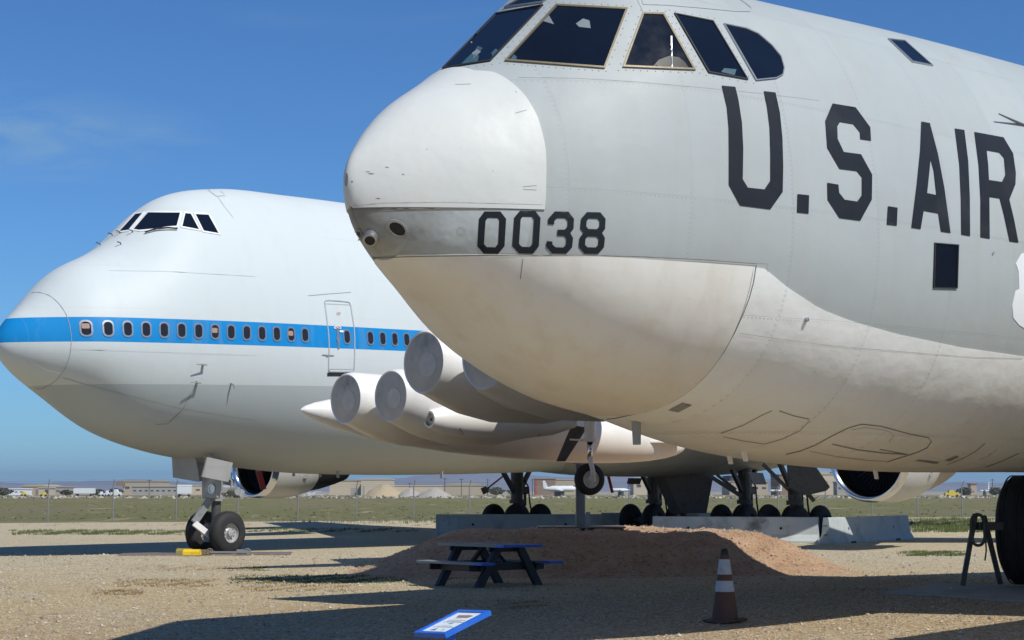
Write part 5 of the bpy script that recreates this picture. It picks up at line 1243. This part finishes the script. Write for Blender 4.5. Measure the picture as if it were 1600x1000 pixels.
def tree(px, py, Y, w_, label):
    p = at(px, 768, Y); h_ = at(px, py, Y).z; w_ *= 1.5; h_ *= .72; e = empty('tree', label, 'tree', (p.x, Y, 0), 0, 'trees on the far airfield'); rn = random.Random(int(px))
    q = MB(); q.cyl((0, 0, 0), (0, 0, h_ * .5), .35, .2, 7); q.build('trunk', brn, e)
    q = MB()
    for k in range(260):
        a = rn.uniform(0, 2 * PI); r_ = sqrt(rn.random()); z = rn.random(); rr = w_ * (1 - abs(z - .45) * 1.2) * r_
        c_ = Vector((rr * cos(a), rr * sin(a), h_ * (.15 + .85 * z))); s_ = rn.uniform(.35, .8); d = Vector((rn.uniform(-1, 1), rn.uniform(-1, 1), rn.uniform(-1, 1))).normalized(); u = d.orthogonal().normalized() * s_; w2 = d.cross(u)
        q.add([c_ - u, c_ + w2 * .7, c_ + u, c_ - w2 * .7], [(0, 1, 2, 3)])
    q.build('crown', leafm, e)
tree(4, 759, 780, 3.5, 'dark bushy tree at the far left edge beside the low white shed'); tree(104, 763, 830, 2.6, 'low dark tree between the grey shed and the lone trailer'); tree(152, 762, 850, 3.0, 'dark tree right of the lone white trailer'); tree(180, 760, 860, 3.2, 'dark tree left of the tan hangar block')
tree(775, 757, 850, 3.4, 'dark tree left of the starboard wing gear'); tree(805, 758, 850, 3.2, 'dark tree behind the starboard wing gear strut'); tree(1507, 757, 800, 2.8, 'dark tree right of the near engine tail'); tree(1555, 758, 820, 3, 'dark tree at the right beside the bomber wheels')

# rubble line and scrub (nobody could count it)
q = MB(); rn = random.Random(9)
for k in range(1700):
    Y = rn.uniform(430, 520); x = rn.uniform(-170, 175); s_ = rn.uniform(.2, .75); c_ = Vector((x, Y, s_ * .25)); v = [c_ + Vector((rn.uniform(-1, 1), rn.uniform(-1, 1), rn.uniform(-.6, .8))) * s_ for _ in range(5)]
    q.add(v, [(0, 1, 2), (0, 2, 3), (0, 3, 1), (1, 4, 2), (2, 4, 3), (3, 4, 1)])
o = q.build('rubble', mat('pale_rubble', (.42, .38, .33), .9, 0, .2, 1)); tag(o, 'pale rubble strip along the far side of the green field', 'rubble', kind='stuff')
q = MB(); rn = random.Random(10)
for k in range(1800):
    Y = 112 + 330 * rn.random() ** 1.8; x = rn.uniform(-.32, .32) * Y; 
    if Y < 111 + .39 * x: continue
    s_ = rn.uniform(.05, .16)
    for j in range(3):
        a = rn.uniform(0, PI); d = Vector((cos(a), sin(a), 0)) * s_; q.add([(x - d.x, Y - d.y, 0), (x + d.x, Y + d.y, 0), (x + d.x * .6, Y + d.y * .6, s_ * .5), (x - d.x * .5, Y - d.y * .5, s_ * .6)], [(0, 1, 2, 3)], 0 if k % 4 else 1)
o = q.build('scrub', [mat('field_scrub', (.13, .135, .05), .9, 0, .25, .3), mat('dry_scrub', (.33, .27, .16), .9, 0, .2, .3)]); tag(o, 'low green and dry scrub over the field beyond the fence', 'scrub', kind='stuff')

# grass tufts on the gravel
def gpatch(q, px0, px1, py0, py1, n_, hh, rn, mi=0):
    for k in range(n_):
        px = rn.uniform(px0, px1); py = py0 + (py1 - py0) * rn.random(); p = gpt(px, py)
        t = (px - px0) / (px1 - px0); 
        if rn.random() > sin(PI * t) ** .4 * (.55 + .45 * sin(px * .11 + py)): continue
        for j in range(4):
            a = rn.uniform(0, 2 * PI); d = Vector((cos(a), sin(a), 0)); h_ = hh * rn.uniform(.4, 1.1); c_ = Vector((p.x, p.y, gz(p.x, p.y) - .005)) + Vector((rn.uniform(-.1, .1), rn.uniform(-.1, .1), 0))
            q.add([c_ - d * .012, c_ + d * .012, c_ + d * .02 + Vector((rn.uniform(-.05, .05), rn.uniform(-.05, .05), h_))], [(0, 1, 2)], mi)
q = MB(); rn = random.Random(12)
gpatch(q, 15, 300, 829, 836, 2600, .12, rn); gpatch(q, 340, 660, 826, 832, 1200, .1, rn); gpatch(q, 1418, 1560, 811, 832, 4200, .22, rn); gpatch(q, 1405, 1510, 862, 869, 1300, .07, rn); gpatch(q, 360, 640, 899, 912, 1400, .05, rn, 0)
gpatch(q, 180, 340, 905, 917, 700, .04, rn, 1); gpatch(q, 360, 560, 905, 925, 900, .035, rn, 1); gpatch(q, 150, 220, 922, 930, 350, .04, rn, 1); gpatch(q, 690, 790, 898, 905, 500, .04, rn, 1); gpatch(q, 380, 420, 886, 892, 200, .05, rn, 0); gpatch(q, 0, 1600, 818, 822, 900, .1, rn, 1)
gpatch(q, 400, 1540, 814, 818, 1600, .25, rn, 0); gpatch(q, 200, 400, 884, 893, 400, .03, rn, 1); gpatch(q, 780, 860, 938, 952, 260, .03, rn, 1)
o = q.build('grass', [mat('short_grass', (.10, .13, .035), .8, 0, .3, 3), mat('dry_weeds', (.27, .19, .09), .9, 0, .25, 3)]); tag(o, 'sparse green and dry grass tufts on the gravel', 'grass', kind='stuff')
# loose stones on the gravel
q = MB(); rn = random.Random(21)
for k in range(24000):
    Y = 17 + 34 * rn.random() ** 1.5; x = rn.uniform(-.31, .31) * Y; z = gz(x, Y); s_ = rn.uniform(.009, .026) * (1.9 if rn.random() < .04 else 1) * (Y / 26) ** .5
    if 33.2 < Y < 49 and -4.5 < x < 9.5: z = max(z, mound_h(x, Y))
    c_ = Vector((x, Y, z + s_ * .2)); v = [c_ + Vector((rn.uniform(.5, 1) * s_ * cos(a), rn.uniform(.5, 1) * s_ * sin(a), 0)) for a in (0, 1.6, 3.1, 4.7)] + [c_ + Vector((rn.uniform(-.4, .4) * s_, rn.uniform(-.4, .4) * s_, s_ * rn.uniform(.4, .8)))]
    q.add(v, [(0, 1, 4), (1, 2, 4), (2, 3, 4), (3, 0, 4)], rn.choice((0, 0, 1, 2)))
for k in range(3500):
    x = rn.uniform(-3.8, 8.2); Y = rn.uniform(34.5, 44); z = mound_h(x, Y); s_ = rn.uniform(.008, .03) * (2 if rn.random() < .05 else 1)
    c_ = Vector((x, Y, z + s_ * .1)); v = [c_ + Vector((rn.uniform(.5, 1) * s_ * cos(a), rn.uniform(.5, 1) * s_ * sin(a), 0)) for a in (0, 1.6, 3.1, 4.7)] + [c_ + Vector((0, 0, s_ * rn.uniform(.5, .9)))]
    q.add(v, [(0, 1, 4), (1, 2, 4), (2, 3, 4), (3, 0, 4)], 3 if rn.random() < .8 else 2)
o = q.build('gravel', [mat('pale_stone', (.48, .42, .33), .9, 0, .1, 3), mat('dark_stone', (.20, .17, .15), .9, 0, .2, 3), mat('tan_stone', (.42, .33, .24), .9, 0, .1, 3), mat('red_clod', (.47, .31, .20), .95, 0, .2, 3)]); tag(o, 'loose stones scattered over the gravel', 'gravel', kind='stuff')

# ---- haze: even air over the plain
hz_, n, l, b = nmat('air'); n.remove(b); pv = n.new('ShaderNodeVolumePrincipled'); pv.inputs['Color'].default_value = (.50, .70, 1.0, 1); pv.inputs['Density'].default_value = 3.4e-5
pv.inputs['Anisotropy'].default_value = .2
l.new(pv.outputs[0], n['Material Output'].inputs['Volume'])
q = MB(); q.box((0, 16000, 200), (70000, 46000, 404)); 
HAZE = q.build('haze', hz_); tag(HAZE, kind='stuff')
